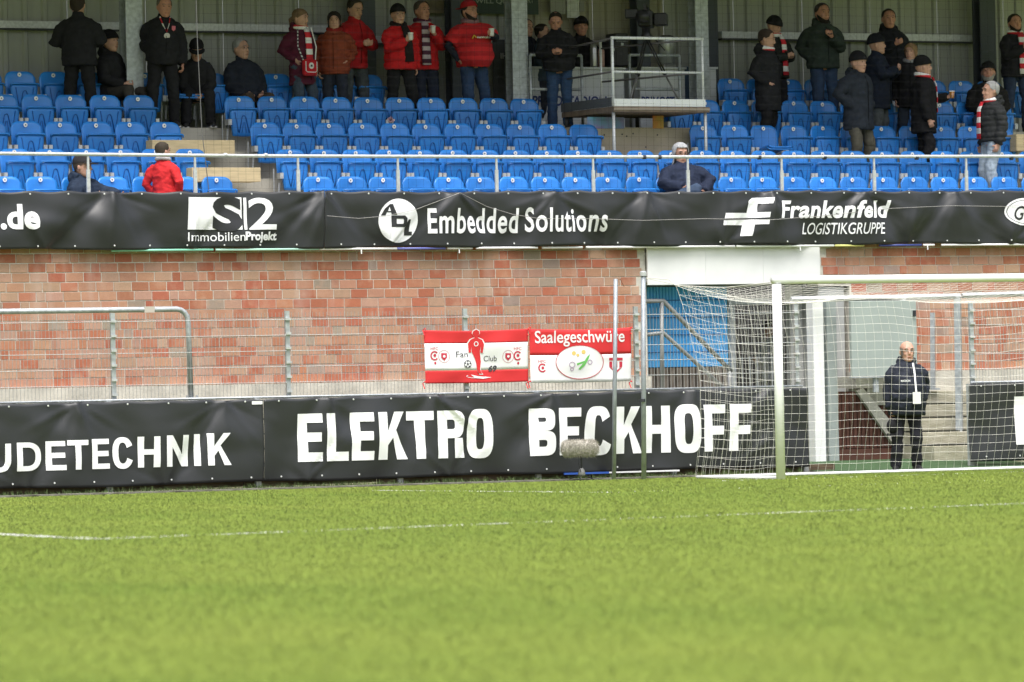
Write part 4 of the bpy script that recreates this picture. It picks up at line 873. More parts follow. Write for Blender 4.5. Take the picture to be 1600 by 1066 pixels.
# ---- camera scaffold platform
YS = 8.62
sc = empty('camera_platform', (3.2, YS, ZT[3]), label='raised scaffold deck with white guard rails holding the television camera', cat='platform')
sp = lambda u, v, Y=YS: P3(u, v, Y, (3.2, YS, ZT[3]))
ALU = mat('white aluminium', (.78, .80, .81), .35, .2)
def sbar(name, a, b, r=.022, m=ALU): return MB().tube([a, b], r, 8).build(name, m, sc, smooth=True)
xl, xr = sp(957, 100)[0], sp(1097.5, 100)[0]; zt_, zm, zd = sp(1020, 60)[2], sp(1020, 113)[2], sp(1020, 166)[2]
sbar('top_rail', (xl-.02, 0, zt_), (xr+.02, 0, zt_)); sbar('mid_rail', (xl+.02, 0, zm), (xr, 0, zm), .018)
sbar('guard_post', (xl, 0, zd), (xl, 0, zt_)); sbar('guard_post', (xr, 0, zd), (xr, 0, zt_), .018); sbar('guard_post', ((xl+xr)/2-.12, 1.45, zd), ((xl+xr)/2-.12, 1.45, zt_+.05), .02)
bx('toe_board', xl, -.03, zd-.005, xr+.02, -.005, zd+.10, ALU, sc); bx('side_toe_board', xl-.03, 0, zd-.005, xl-.005, 1.5, zd+.12, mat('grey toe board', (.10, .11, .12), .6), sc)
bx('deck', xl-.02, -.04, zd-.085, xr+.08, 1.5, zd-.01, mat('deck ply', (.20, .15, .11), .8, var=.3), sc); bx('edge_beam', xl-.02, -.055, zd-.06, xr+.08, -.041, zd-.03, mat('edge brown', (.3, .25, .2), .7), sc)
for x in (xl+.01, xr+.04): MB().tube([(x, .02, 0), (x, .02, zd-.09)], .024, 8).build('leg', STEEL2, sc, smooth=True)
for x in (xl+.01, xr-.3): MB().tube([(x, 1.4, ZT[5]-ZT[3]), (x, 1.4, zd-.09)], .03, 8).build('leg', DARKST, sc, smooth=True)
sbar('rear_post', (xl+.0, 1.46, zd), (xl+.0, 1.46, sp(877, 72, 10.1)[2]), .018); 
sbar('side_rail', (xl, 0, zt_-.01), (xl, 1.46, zt_-.06), .016, mat('side rail grey', (.14, .13, .14), .6)); sbar('side_rail', (xl, 0, zm), (xl, 1.46, zm-.02), .014, MATS['side rail grey'])
sbar('side_rail', (xr, 0, zm), ((xl+xr)/2-.12, 1.45, zm-.05), .014, MATS['side rail grey']); sbar('side_rail', (xr, 0, zt_), ((xl+xr)/2-.12, 1.45, zt_-.05), .014, MATS['side rail grey'])
# guard frames on the bay behind
for (u0, u1, lab) in ((829, 909, 'grey tubular guard frame in front of the man with the phone'), (984, 1062, 'grey tubular guard frame behind the camera tripod')):
    Y = 10.25; f = empty('guard_frame', (onY((u0+u1)/2, 120, Y)[0], Y, ZT[5]-.02), label=lab, cat='frame'); a, b = onY(u0, 120, Y)[0]-f.location.x, onY(u1, 120, Y)[0]-f.location.x
    zt2, zm2 = onY(u0, 86, Y)[2]-f.location.z, onY(u0, 139.5, Y)[2]-f.location.z
    for n_, q in (('post', [(a, 0, 0), (a, 0, zt2)]), ('post', [(b, 0, 0), (b, 0, zt2)]), ('top_bar', [(a, 0, zt2), (b, 0, zt2)]), ('mid_bar', [(a, 0, zm2), (b, 0, zm2)])): MB().tube(q, .022, 8).build(n_, STEEL, f, smooth=True)
# white counters behind
YC = 10.7
CWH = mat('counter white', (.60, .62, .64), .5); NAVY = mat('navy print', (.03, .05, .18), .6)
def counter(u0, u1, label, art):
    x0, x1 = onY(u0, 130, YC)[0], onY(u1, 130, YC)[0]; zt2 = onY((u0+u1)/2, 105, YC)[2]; c = empty('counter', ((x0+x1)/2, YC, ZT[5]), label=label, cat='counter'); w = (x1-x0)/2; H = zt2-ZT[5]
    bx('front_panel', -w, 0, 0, w, .03, H-.03, CWH, c); bx('top', -w-.02, -.03, H-.029, w+.02, .6, H, CWH, c); bx('side_panel', -w, .031, 0, -w+.03, .58, H-.03, CWH, c); bx('side_panel', w-.03, .031, 0, w, .58, H-.03, CWH, c)
    for s_, px in art: 
        X0, Z0, X1, Z1 = rectpx(*px, YC); link('print', fit_to(text_mesh(s_, .03, .15), X0-c.location.x, Z0-ZT[5], X1-c.location.x, Z1-ZT[5], lambda x, z: -.004, 0), NAVY, c)
    return c
c1 = counter(832, 975, 'white counter with navy PRIMOSTADION print behind the man with phone', [('PRIMOSTADION', (831, 150, 948, 166))])
c2 = counter(1000, 1070, 'white counter with navy PRIMOSTADION print behind the camera tripod', [('PRIMOSTA', (1001, 151, 1062, 165))])
c3 = counter(1108, 1119, 'narrow white box beside the right roof column', [])
c4 = bx('storage_cabinet', *(onY(1063, 105, 10.75)[0], 10.75, ZT[5], onY(1086, 105, 10.75)[0], 11.1, onY(1075, 104, 10.75)[2]), mat('navy cabinet', (.03, .07, .14), .6), None, .01); tag(c4, 'dark blue cabinet between the counter and the right platform column', 'cabinet')
# colourful posters low on the counters
for (u0, v0, u1, v1, ca, cb_, lab, m_) in ((918, 183, 975, 201, (.30, .2, .5), (.15, .45, .6), 'violet and turquoise swirl poster low under the platform', 1), (1020, 181, 1037, 201, (.65, .12, .05), (.6, .5, .1), 'red and yellow poster low under the platform', 2)):
    Y = 9.235; X0, Z0, X1, Z1 = rectpx(u0, v0, u1, v1, Y); o = bx('poster', X0, Y, Z0, X1, Y+.008, Z1, mat('swirl %d' % m_, ca, .6, var=.5, vscale=5, col2=cb_), None); tag(o, lab, 'poster')
# things on the counters
def lathe_thing(name, u, v0, v1, Y, prof, m, label, cat, sides=16):
    q = onY(u, v1, Y); h = onY(u, v0, Y)[2]-q[2]; e = empty(name, (q[0], Y, q[2]), label=label, cat=cat)
    MB().lathe([(r, z*h) for r, z in prof], (0, 0, 0), sides).build('body', m, e, smooth=True); MB().lathe([(prof[-1][0]*.9, h), (prof[-1][0]*.9, h+.03), (prof[-1][0]*.5, h+.045)], (0, 0, 0), sides).build('lid', DARKST, e); return e
lathe_thing('vacuum_flask', 928, 69, 105, 10.95, [(.05, 0), (.052, .05), (.052, .8), (.04, 1)], mat('brushed steel', (.5, .5, .5), .3, .8), 'steel vacuum flask on the white counter', 'flask')
lathe_thing('vacuum_flask', 940, 76, 105, 10.95, [(.045, 0), (.047, .05), (.047, .85), (.035, 1)], mat('rose flask', (.5, .3, .26), .4), 'rose coloured flask on the white counter', 'flask')
lathe_thing('drinks_urn', 1042, 60, 100, 11.0, [(.13, 0), (.13, .9), (.12, 1)], mat('urn steel', (.5, .52, .53), .35, .5), 'large pale drinks urn on the counter behind the tripod', 'urn')
for (u0, v0, u1, v1, c, lab) in ((953, 64, 963, 103, (.02, .02, .022), 'small black box on the counter left of the guard post'), (962, 52, 982, 103, (.025, .026, .03), 'black equipment case on the counter')):
    X0, Z0, X1, Z1 = rectpx(u0, v0, u1, v1, 11.0); e = empty('equipment_box', ((X0+X1)/2, 11.0, Z0), label=lab, cat='box'); w = (X1-X0)/2; o = bx('case', -w, 0, 0, w, .3, Z1-Z0, mat('case black', c, .5), e, .01); bx('latch', -.02, -.01, (Z1-Z0)*.6, .02, -.001, (Z1-Z0)*.7, STEEL, e); bx('lid_seam', -w+.01, -.004, (Z1-Z0)*.75, w-.01, -.001, (Z1-Z0)*.76, STEEL, e)
# wall signs
def wallsign(name, u0, v0, u1, v1, m, label, cat, Y=11.33, art=(), inkm=None):
    X0, Z0, X1, Z1 = rectpx(u0, v0, u1, v1, Y); e = empty(name, ((X0+X1)/2, Y, Z0), label=label, cat=cat); w = (X1-X0)/2; bx('board', -w, 0, 0, w, .02, Z1-Z0, m, e)
    for s_, px in art: a, b, c, d = rectpx(*px, Y); link('print', fit_to(text_mesh(s_, .02), a-e.location.x, b-Z0, c-e.location.x, d-Z0, lambda x, z: -.004, 0), inkm, e)
    return e
wallsign('wall_sign', 736, -30, 841, 22, mat('dark green sign', (.03, .055, .045), .6), 'dark green sign reading WILL QU on the back wall', 'sign', art=[('WILL QU', (742, -2, 793, 7)), ('RT', (824, -4, 834, 5))], inkm=mat('sign ink', (.3, .34, .3), .6))
wallsign('wall_sign', 664, -30, 718, 21, mat('brown poster', (.08, .06, .04), .6, var=.6, vscale=3, col2=(.3, .25, .15)), 'brown and cream poster behind the man with the purple scarf', 'poster')
wallsign('notice_sheet', 860, -12, 884, 22, mat('notice grey', (.30, .30, .28), .8), 'grey paper notice on the back wall left of the crumpled sheet', 'notice')
wallsign('notice_sheet', 886, -10, 905, 28, mat('notice white', (.55, .56, .57), .8, var=.2, vscale=12, bump=.6, bscale=15), 'crumpled white paper sheet on the back wall above the beanie', 'notice', Y=11.3)
wallsign('notice_sheet', 905.5, -12, 913, 18, mat('notice grey2', (.26, .26, .25), .8), 'narrow grey paper notice right of the crumpled sheet', 'notice')
wallsign('dark_board', 771, 62, 798, 160, mat('dark board', (.06, .065, .07), .7), 'dark board with white letters IH beside the column', 'board', Y=11.2, art=[('IH', (782, 83, 792, 92))], inkm=mat('ih ink', (.5, .5, .5), .7))
# television camera on a tripod on the deck
YT = 9.3
q = onY(1012, 160, YT); tz = ZT[3]+zd
tv = empty('camera_tripod', (q[0], YT, tz-.01), label='tall black camera tripod on the scaffold deck', cat='tripod')
BLK = mat('black metal', (.02, .02, .022), .4, .2)
hz = onY(1012, 58, YT)[2]-tz
for a in (-150, -30, 95): 
    a = math.radians(a); f_ = (.52*math.cos(a), .45*math.sin(a), .01); m1 = tuple(f_[k]*.5 for k in (0, 1))+(hz*.5,)
    for dx in (-.02, .02): MB().tube([(dx, 0, hz), (m1[0]+dx, m1[1], m1[2])], .011, 6).build('leg_tube', BLK, tv, smooth=True)
    MB().tube([m1, f_], .013, 6).build('leg', mat('tripod grey', (.2, .2, .2), .4, .5), tv, smooth=True); MB().ell(m1, (.035, .03, .03)).build('leg_clamp', BLK, tv, smooth=True)
MB().lathe([(.07, 0), (.09, .03), (.06, .08), (.06, .16)], (0, 0, hz-.02), 14).build('head', BLK, tv, smooth=True); MB().tube([(.05, .05, hz+.1), (.5, .35, hz-.15)], .01, 6).build('pan_handle', BLK, tv)
tc_ = empty('television_camera', (q[0], YT, tz+hz+.14), rz=math.radians(-35), label='black television camera with lens hood on the tripod', cat='camera')
bevel_mesh(bx('body', -.10, -.16, .0, .10, .30, .24, BLK, tc_).data, .02); MB().lathe([(.06, 0), (.075, .05), (.075, .22), (.09, .24), (.1, .36)], (0, -.15, .12), 16, 'Y').build('lens', BLK, tc_, smooth=True)
bevel_mesh(bx('viewfinder', -.30, -.02, .14, -.11, .14, .27, BLK, tc_).data, .01); bx('top_handle', -.02, -.12, .29, .02, .2, .32, BLK, tc_); bx('handle_post', -.02, -.12, .241, .02, -.09, .289, BLK, tc_); bx('handle_post', -.02, .17, .241, .02, .2, .289, BLK, tc_)
bevel_mesh(bx('side_unit', .11, 0, .02, .3, .25, .2, BLK, tc_).data, .015); bx('battery', -.07, .301, .03, .07, .36, .2, mat('battery grey', (.08, .08, .085), .5), tc_)
# ---- furry microphone on a floor stand beside the pitch
q = onZ(907, 750, 0.02); q = onY(907, 748, 3.25)
mc = empty('microphone', (q[0], 3.25, 0.03), label='furry grey microphone windshield on a low black stand beside the pitch', cat='microphone')
fur = MB(); L_ = .255
fur.tube([(-L_, 0, .395), (-L_+.05, 0, .395), (0, 0, .395), (L_-.05, 0, .395), (L_, 0, .395)], .09, 24, radii=[.05, .092, .095, .092, .05]); fb_ = fur.build('windshield', mat('fur grey', (.30, .28, .24), 1.0, var=.4, vscale=40, col2=(.55, .52, .46)), mc, smooth=True)
hv = MB()
for i in range(9000):
    x = rng.uniform(-L_-.01, L_+.01); a = rng.uniform(0, 6.283); r = .092*math.sqrt(max(.08, 1-max(0, (abs(x)-L_+.06)/.07)**2)); n_ = (0, math.cos(a), math.sin(a)); l = rng.uniform(.012, .032); t = rng.normal(0, .012, 3)
    p0 = (x, n_[1]*r, .395+n_[2]*r); hv.add([(p0[0]-.0016, p0[1], p0[2]), (p0[0]+.0016, p0[1], p0[2]), (p0[0]+t[0]*1.3, p0[1]+n_[1]*l+t[1], p0[2]+n_[2]*l-.008+t[2])], [(0, 1, 2)])
o = hv.build('fur', MATS['fur grey'], mc); o['kind'] = 'stuff'
MB().tube([(0.02, 0, .06), (0.02, 0, .31)], .012, 8).build('stem', BLK, mc); MB().lathe([(.03, 0), (.05, .03), (.035, .09), (.015, .11)], (.02, 0, .02), 14).build('foot_boss', mat('grey boss', (.2, .2, .2), .5), mc, smooth=True)
for a in (0.2, 2.2, 4.1): MB().tube([(.02, 0, .05), (.02+.16*math.cos(a), .16*math.sin(a), .0), (.02+.2*math.cos(a), .2*math.sin(a), -.02)], .008, 6).build('foot', BLK, mc)
MB().tube([(-.03, -.02, .30), (-.04, -.03, .2), (.0, -.03, .05)], .004, 5).build('cable', BLK, mc); bx('clamp', 0.0, -.02, .28, .045, .02, .32, BLK, mc)
# ================================================================== PEOPLE
def remesh(mb, vox, smooth_it=4, wr=0.0, seed=0, quilt=None, wscale=9.0):
    """join overlapping closed shapes into one continuous skin"""
    me = mb.mesh('w'); o = bpy.data.objects.new('w', me); TS.collection.objects.link(o)
    m = o.modifiers.new('r', 'REMESH'); m.mode = 'VOXEL'; m.voxel_size = vox; m.use_smooth_shade = True
    if smooth_it: s_ = o.modifiers.new('s', 'SMOOTH'); s_.factor = .5; s_.iterations = smooth_it
    TS.view_layers[0].update(); out = bpy.data.meshes.new_from_object(o.evaluated_get(TS.view_layers[0].depsgraph))
    bpy.data.objects.remove(o); bpy.data.meshes.remove(me)
    if wr or quilt:
        n = len(out.vertices); co = np.empty(n*3, np.float32); no = np.empty(n*3, np.float32); out.vertices.foreach_get('co', co); out.vertices.foreach_get('normal', no)
        co = co.reshape(-1, 3); no = no.reshape(-1, 3); d = np.zeros(n)
        if wr: d += [wr*(mnoise.noise(Vector((c[0]*wscale+seed, c[1]*wscale, c[2]*wscale*1.5)))+.5*mnoise.noise(Vector((c[0]*22+seed, c[1]*22, c[2]*30)))) for c in co]
        if quilt: d += quilt[1]*(np.abs(np.sin(co[:, 2]*math.pi/quilt[0]))**.4-.7)
        co = co+no*d[:, None]; out.vertices.foreach_set('co', co.astype(np.float32).ravel()); out.update()
    out.shade_smooth(); return out
def ik(A, T, a, b, pole):
    A, T = Vector(A), Vector(T); d = T-A; L = max(.05, min(d.length, (a+b)*.995)); u = d.normalized(); T = A+u*L
    x = (a*a-b*b+L*L)/(2*L); h = math.sqrt(max(0, a*a-x*x)); p = Vector(pole); p = p-u*p.dot(u)
    if p.length < 1e-5: p = u.orthogonal()
    return A+u*x+p.normalized()*h, T
STZ = random.Random(5)
HEAD = [(-.122, .022, .022, -.062), (-.108, .046, .048, -.046), (-.085, .060, .068, -.028), (-.05, .070, .087, -.008), (-.015, .077, .096, .004), (.02, .081, .101, .006), (.055, .079, .099, .010), (.088, .065, .080, .013), (.108, .040, .054, .015), (.119, .016, .022, .016)]
def head_r(z):
    zs = [h[0] for h in HEAD]; return [float(np.interp(z, zs, [h[k] for h in HEAD])) for k in (1, 2, 3)]
def shell(lo, hi, sc, M, a0=-math.pi, a1=math.pi, na=28, nz=9, puff=0.0, drape=0.0):
    """cap of hair, wool or beard: lo/hi give the height range at angle a (0 = face)"""
    vs = []; fs = []; closed = abs(a1-a0-2*math.pi) < 1e-6
    for i in range(na+1):
        a = a0+(a1-a0)*i/na; l, h = lo(a), hi(a)
        for j in range(nz+1):
            t = j/nz; z = l+(h-l)*t; zc = max(-.119, min(.119, z)); rx, ry, oy = head_r(zc)
            if z < -.05 and drape: rx, ry, oy = .066+drape*(-.05-z), .084+drape*(-.05-z)*.6, .012
            rx = max(rx, .002)*sc; ry = max(ry, .002)*sc
            x, y = rx*math.sin(a), oy-ry*math.cos(a); zz_ = z*(1+(sc-1)*.8)+puff*max(0, z)*8*.1
            vs.append(M @ Vector((x, y, zz_)))
    for i in range(na):
        for j in range(nz): k = i*(nz+1)+j; fs.append((k, k+nz+1, k+nz+2, k+1))
    return MB().add(vs, fs)
SKIN = mat('skin', (.52, .29, .21), .55, var=.08, vscale=30); SKIN2 = mat('ruddy skin', (.50, .24, .17), .55, var=.08, vscale=30)
EYE_M = mat('eye dark', (.05, .03, .025), .3); LIP = mat('lip', (.36, .12, .10), .5); SOLE = mat('sole', (.6, .6, .6), .7)
RW = stripes('red white stripes', (.60, .02, .035), (.80, .78, .78), .16); NOISEC = {}
def cloth(c, rough=.8, sheen=.0):
    k = tuple(round(x, 3) for x in c)+(rough,)
    if k not in NOISEC: NOISEC[k] = mat('cloth %d' % len(NOISEC), c, rough, var=.18, vscale=14, bump=.15, bscale=90, spec=.18)
    return NOISEC[k]
def person(label, X, Y, Z, H=1.78, face=0, lean=0, arms=('down', 'down'), legs='stand', head=(0, 0), jacket=(.02, .02, .022), jhem=-.12, bulk=.02, quilt=None, belly=0.0, trousers=(.03, .035, .05), shoes=(.03, .03, .03), hair=('short', (.05, .04, .03)),
           hat=None, beard=None, glasses=False, hood=None, scarf=None, sleeve=None, skin=None, sitz=.47, extras=(), grip=.9, collar=True, cuff=None, jmat=None, tuck=0):
    """face: degrees turned from the lens to the picture's right; arms from picture-left to picture-right when facing the lens"""
    s_ = H/1.78 if legs == 'stand' else H; skin = skin or SKIN
    root = empty('person', (X, Y, Z), rz=math.radians(-28+face), label=label, cat='person', group=None)
    V3 = lambda x, y, z: Vector((x, y, z))
    R = Matrix.Rotation(math.radians(lean), 3, 'X') @ Matrix.Rotation(math.radians(STZ.uniform(-3.5, 3.5)), 3, 'Y') @ Matrix.Rotation(math.radians(STZ.uniform(-7, 7)), 3, 'Z')           # lean forward = toward -y
    P = V3(0, 0, .95) if legs == 'stand' else V3(0, .0, sitz+.04)
    if legs == 'stand': P = V3(0, 0, .95)
    T = lambda x, y, z: P+R @ V3(x, y, z)
    Sh = {-1: T(-.172, .01, .452), 1: T(.172, .01, .452)}; Nk = T(0, .015, .545)
    Hc = Nk+R @ V3(0, -.02, .142)
    HM = Matrix.Translation(Hc) @ Matrix.Rotation(math.radians(head[0]), 4, 'Z') @ Matrix.Rotation(math.radians(lean*.4+head[1]), 4, 'X') @ Matrix.Scale(1.17, 4)
    A = {}
    for sd, ap in zip((-1, 1), arms):
        pole = V3(sd*.5, .6, -.6)
        if isinstance(ap, tuple): tgt = T(*ap[:3]); pole = V3(*ap[3:6]) if len(ap) > 3 else V3(sd*.6, .3, -.7)
        elif ap == 'down': tgt = Sh[sd]+V3(sd*.07, -.04, -.53)
        elif ap == 'pocket': tgt = T(sd*.195, -.055, .08); pole = V3(sd*.45, 1, 0)
        elif ap == 'hip': tgt = T(sd*.17, -.05, .08); pole = V3(sd*1, .35, 0)
        elif ap == 'cup': tgt = T(sd*.05, -.30, .30); pole = V3(sd*.7, .2, -.7)
        elif ap == 'phone': tgt = T(sd*.05, -.27, .20); pole = V3(sd*.8, .3, -.6)
        elif ap == 'lap': tgt = T(sd*.09, -.26, .10); pole = V3(sd*.8, .5, -.3)
        elif ap == 'fold': tgt = T(-sd*.08, -.24, .22); pole = V3(sd*.8, -.1, -.6)
        E_, W_ = ik(Sh[sd], tgt, .295, .255, pole); A[sd] = (E_, W_)
    # legs
    Lg = {}
    for sd in (-1, 1):
        hp = P+V3(sd*.095, 0, -.03)
        if legs == 'stand': ft = V3(sd*(.10+.09*STZ.random()), 0.02+.16*(STZ.random()-.5), .085); kn, an = ik(hp, ft, .43, .42, V3(sd*.1, -1, 0))
        elif legs == 'sit': kn = hp+V3(sd*.07, -.42, .03); an = V3(kn.x+sd*.01, kn.y-.03, .085) if sitz > .3 else kn+V3(0, -.1, -.38)
        elif legs == 'cross': kn = hp+(V3(.02, -.40, .02) if sd < 0 else V3(-.02, -.40, .20)); an = V3(kn.x, kn.y-.02, .085) if sd < 0 else kn+V3(-.34, .04, -.12)
        elif legs == 'stride': ft = V3(sd*.06, -.20*sd, .085); kn, an = ik(hp, ft, .43, .42, V3(0, -1, 0))
        Lg[sd] = (hp, kn, an)
    # ---- body: one continuous skin
    b = MB(); X_ = tuple(R @ V3(1, 0, 0))
    b.tube([T(0, 0, -.10), T(0, 0, .1), T(0, 0, .3), T(0, 0, .46), T(0, .01, .53)], .1, 14, ell=[(.13, .09), (.12, .085), (.14, .09), (.15, .08), (.06, .055)], ref=(1, 0, 0))
    b.tube([Nk-V3(0, 0, .04), Nk+R @ V3(0, -.005, .03), HM @ V3(0, .02, -.06)], .055, 12)
    hv_ = []; 
    ns = 18
    for (z, rx, ry, oy) in HEAD: hv_ += [HM @ V3(rx*math.sin(2*math.pi*k/ns), oy-ry*math.cos(2*math.pi*k/ns), z) for k in range(ns)]
    nh = len(HEAD); b.add(hv_, [(i*ns+k, i*ns+(k+1) % ns, (i+1)*ns+(k+1) % ns, (i+1)*ns+k) for i in range(nh-1) for k in range(ns)]+[tuple(range(ns-1, -1, -1)), tuple((nh-1)*ns+k for k in range(ns))])
    R4 = HM.to_3x3()
    b.tube([HM @ V3(0, -.090, .022), HM @ V3(0, -.106, -.012), HM @ V3(0, -.112, -.026), HM @ V3(0, -.09, -.04)], .01, 8, radii=[.008, .012, .016, .010])
    for sd in (-1, 1): b.ell(HM @ V3(sd*.081, .012, -.008), (.012, .020, .032), R4, 10, 7); b.ell(HM @ V3(sd*.03, -.082, .033), (.025, .018, .010), R4, 8, 6); b.ell(HM @ V3(sd*.035, -.07, -.035), (.022, .022, .022), R4, 8, 6)
    b.ell(HM @ V3(0, -.092, -.066), (.024, .012, .011), R4, 8, 6); b.ell(HM @ V3(0, -.085, -.10), (.02, .018, .015), R4, 8, 6)
    for sd in (-1, 1):
        E_, W_ = A[sd]; b.tube([Sh[sd], E_, W_], .04, 10, radii=[.048, .038, .027])
        dr_ = (W_-E_).normalized(); ap = arms[0 if sd < 0 else 1]
        hd = dr_
        if ap in ('down',): hd = (dr_+V3(0, -.25, -.2)).normalized()
        if ap == 'pocket': hd = V3(-sd*.45, -.25, -1).normalized()
        nrm = V3(-sd, 0, 0) if abs(dr_.x) < .75 else V3(0, 0, -1)
        if ap in ('cup', 'phone') or isinstance(ap, tuple): nrm = V3(-sd*.8, .25, .5)
        nrm = (nrm-hd*nrm.dot(hd)).normalized(); sdv = hd.cross(nrm).normalized()
        if sdv.z < 0: sdv = -sdv                       # thumb side up
        pc = W_+hd*.05
        b.tube([W_-hd*.01, W_+hd*.03, W_+hd*.085, W_+hd*.1], .03, 10, ell=[(.022, .026), (.017, .036), (.015, .042), (.011, .036)], ref=tuple(nrm))
        for k, (off, ln) in enumerate(((.030, .072), (.010, .082), (-.011, .076), (-.031, .058))):
            q0 = W_+hd*.092+sdv*off; c1 = grip*.75; d1 = (hd*math.cos(c1)+nrm*math.sin(c1)); c2 = grip*1.7; d2 = (hd*math.cos(c2)+nrm*math.sin(c2))
            b.tube([q0-hd*.015, q0+d1*ln*.5, q0+d1*ln*.5+d2*ln*.5], .0095, 7, radii=[.0105, .0098, .008])
        q0 = W_+hd*.035+sdv*.036; d1 = (hd*.6+sdv*.6+nrm*.35).normalized(); d2 = (hd*.8+sdv*.05+nrm*.6).normalized(); b.tube([q0-sdv*.015, q0+d1*.035, q0+d1*.035+d2*.032], .011, 7, radii=[.014, .012, .0095])
        hp, kn, an = Lg[sd]; b.tube([hp+V3(0, 0, .05), hp, kn, an, an+V3(0, -.03, -.04)], .05, 10, radii=[.07, .075, .05, .036, .034]); b.tube([an+V3(0, .02, -.045), an+V3(sd*.012, -.15, -.055)], .03, 8)
    S4 = Matrix.Diagonal((s_, s_, s_, 1))
    def put(name, me, m, par=root):
        me.transform(S4)
        return link(name, me, m, par)
    body = put('body', remesh(b, .0105, 2), skin)
    # ---- jacket
    j = MB(); hm = jhem
    jb = bulk; bel = belly
    zz = [hm, hm+.06, .06, .20, .34, .45, .515, .555]; el = [(.178+jb, .128+jb+bel*.6), (.183+jb, .132+jb+bel*.8), (.172+jb+bel*.4, .128+jb+bel), (.168+jb+bel*.3, .126+jb+bel*.8), (.178+jb, .13+jb+bel*.2), (.176+jb*.7, .114+jb*.7), (.125+jb*.4, .092+jb*.4), (.07, .072)]
    def tp(z, y=0.0): return T(0, y, z) if z > -.02 or legs != 'stand' else P+V3(0, 0, z)
    if legs != 'stand': zz = [max(z, -.07) if i == 0 else max(z, -.02) for i, z in enumerate(zz)]; zz[1] = -.02
    fy = lambda z: -.035*bel/.1 if 0 < z < .3 else 0
    j.tube([tp(z, fy(z)) for z in zz], .1, 20, ell=el, ref=(1, 0, 0))
    if collar: j.tube([Nk+V3(0, .0, -.04), Nk+V3(0, -.008, .055)], .075, 14, ell=[(.09, .085), (.075, .076)], ref=(1, 0, 0))
    sl = None
    for sd in (-1, 1):
        E_, W_ = A[sd]; sh = Sh[sd]+R @ V3(-sd*.05, 0, -.012); c = (W_-E_).normalized()
        j.tube([sh, Sh[sd]+(E_-Sh[sd])*.35, E_, E_+(W_-E_)*.5, W_+c*.012], .07, 12, radii=[.07+jb*.5, .072+jb*.55, .058+jb*.5, .054+jb*.5, .044+jb*.35]) if sleeve is None else j.tube([sh, Sh[sd]+(E_-Sh[sd])*.35, Sh[sd]+(E_-Sh[sd])*.8], .07, 12, radii=[.078+jb*.5, .085+jb*.55, .082+jb*.5])
    if hood == 'down': j.ell(Nk+R @ V3(0, .095, -.01), (.125, .075, .085), R, 14, 9); j.tube([Nk+V3(-.1, 0, .01), Nk+V3(-.09, .08, .05), Nk+V3(.09, .08, .05), Nk+V3(.1, 0, .01)], .04, 8)
    jk = put('jacket' if jmat is None or sleeve is None else 'shirt', remesh(j, .014, 3, .013, seed=X*3.1, quilt=quilt), jmat or cloth(jacket, .7 if quilt else .85))
    if sleeve is not None:
        for sd in (-1, 1):
            sl = MB(); E_, W_ = A[sd]; sl.tube([Sh[sd]+(E_-Sh[sd])*.45, E_, E_+(W_-E_)*.6, W_], .06, 12, radii=[.066, .056, .05, .042]); put('sleeve', remesh(sl, .012, 2, .005, seed=X), cloth(sleeve))
        pass
    if legs == 'stand' and hm > -.35 and jmat is None: 
        zf = hm+.07; o_ = MB().tube([T(.01, -(.142+jb+bel), zf), T(.012, -(.136+jb+bel*1.05), .08), T(.01, -(.136+jb+bel*.8), .22), T(.006, -(.138+jb), .36), T(.0, -(.098+jb*.6), .50)], .006, 5); put('zip', o_.mesh('zip'), cloth(tuple(x*.35 for x in jacket)))
    # ---- trousers
    t = MB(); t.ell(P+V3(0, .01, .0), (.165, .125, .13), None, 16, 10)
    for sd in (-1, 1):
        hp, kn, an = Lg[sd]; t.tube([hp+V3(0, 0, .06), hp+(kn-hp)*.3, kn, kn+(an-kn)*.5, an+V3(0, .005, -.02)], .08, 14, radii=[.104, .10, .083, .078, .074])
    put('trousers', remesh(t, .014, 3, .016, seed=X*1.7, wscale=6), cloth(trousers))
    for sd in (-1, 1):
        an = Lg[sd][2]; f_ = an+V3(0, 0, -.085); q = MB(); yaw_ = sd*.22
        def fp(x, y, z): return f_+V3(x*math.cos(yaw_)-y*math.sin(yaw_)*-1*0+y*sd*-.15, y, z)
        q.tube([fp(0, .075, .045), fp(0, .05, .05), fp(0, 0, .055), fp(0, -.08, .045), fp(0, -.15, .034), fp(0, -.185, .026)], .04, 12, ell=[(.025, .03), (.042, .05), (.042, .056), (.048, .044), (.044, .034), (.02, .018)], ref=(1, 0, 0))
        so = put('shoe', q.mesh('shoe', True), cloth(shoes, .5)); q2 = MB(); q2.prism([(-.046, 0), (.046, 0), (.046, .02), (-.046, .02)], -.17, .08); 
        for i, v in enumerate(q2.v): q2.v[i] = tuple(fp(v[0], v[1], v[2]))
        put('sole', q2.mesh('sole'), SOLE if sum(shoes) < .6 else cloth((.5, .5, .5)), so)
    # ---- head dressing
    for sd in (-1, 1):
        e_ = MB().ell(HM @ V3(sd*.031, -.0885, .012), (.010, .005, .006), R4, 8, 6); put('eye', e_.mesh('eye', True), EYE_M)
        hc = hair[1] if hair else (.2, .15, .12)
        e_ = MB().tube([HM @ V3(sd*.014, -.103, .032), HM @ V3(sd*.032, -.1, .038), HM @ V3(sd*.05, -.086, .032)], .0038, 5); put('eyebrow', e_.mesh('eyebrow'), cloth(tuple(.7*x+.05 for x in hc)))
    e_ = MB().tube([HM @ V3(-.024, -.098, -.066), HM @ V3(0, -.1055, -.067), HM @ V3(.024, -.098, -.066)], .0045, 5); put('mouth', e_.mesh('mouth'), LIP)
    c_ = lambda a: (1+math.cos(a))/2       # 1 at the face, 0 behind
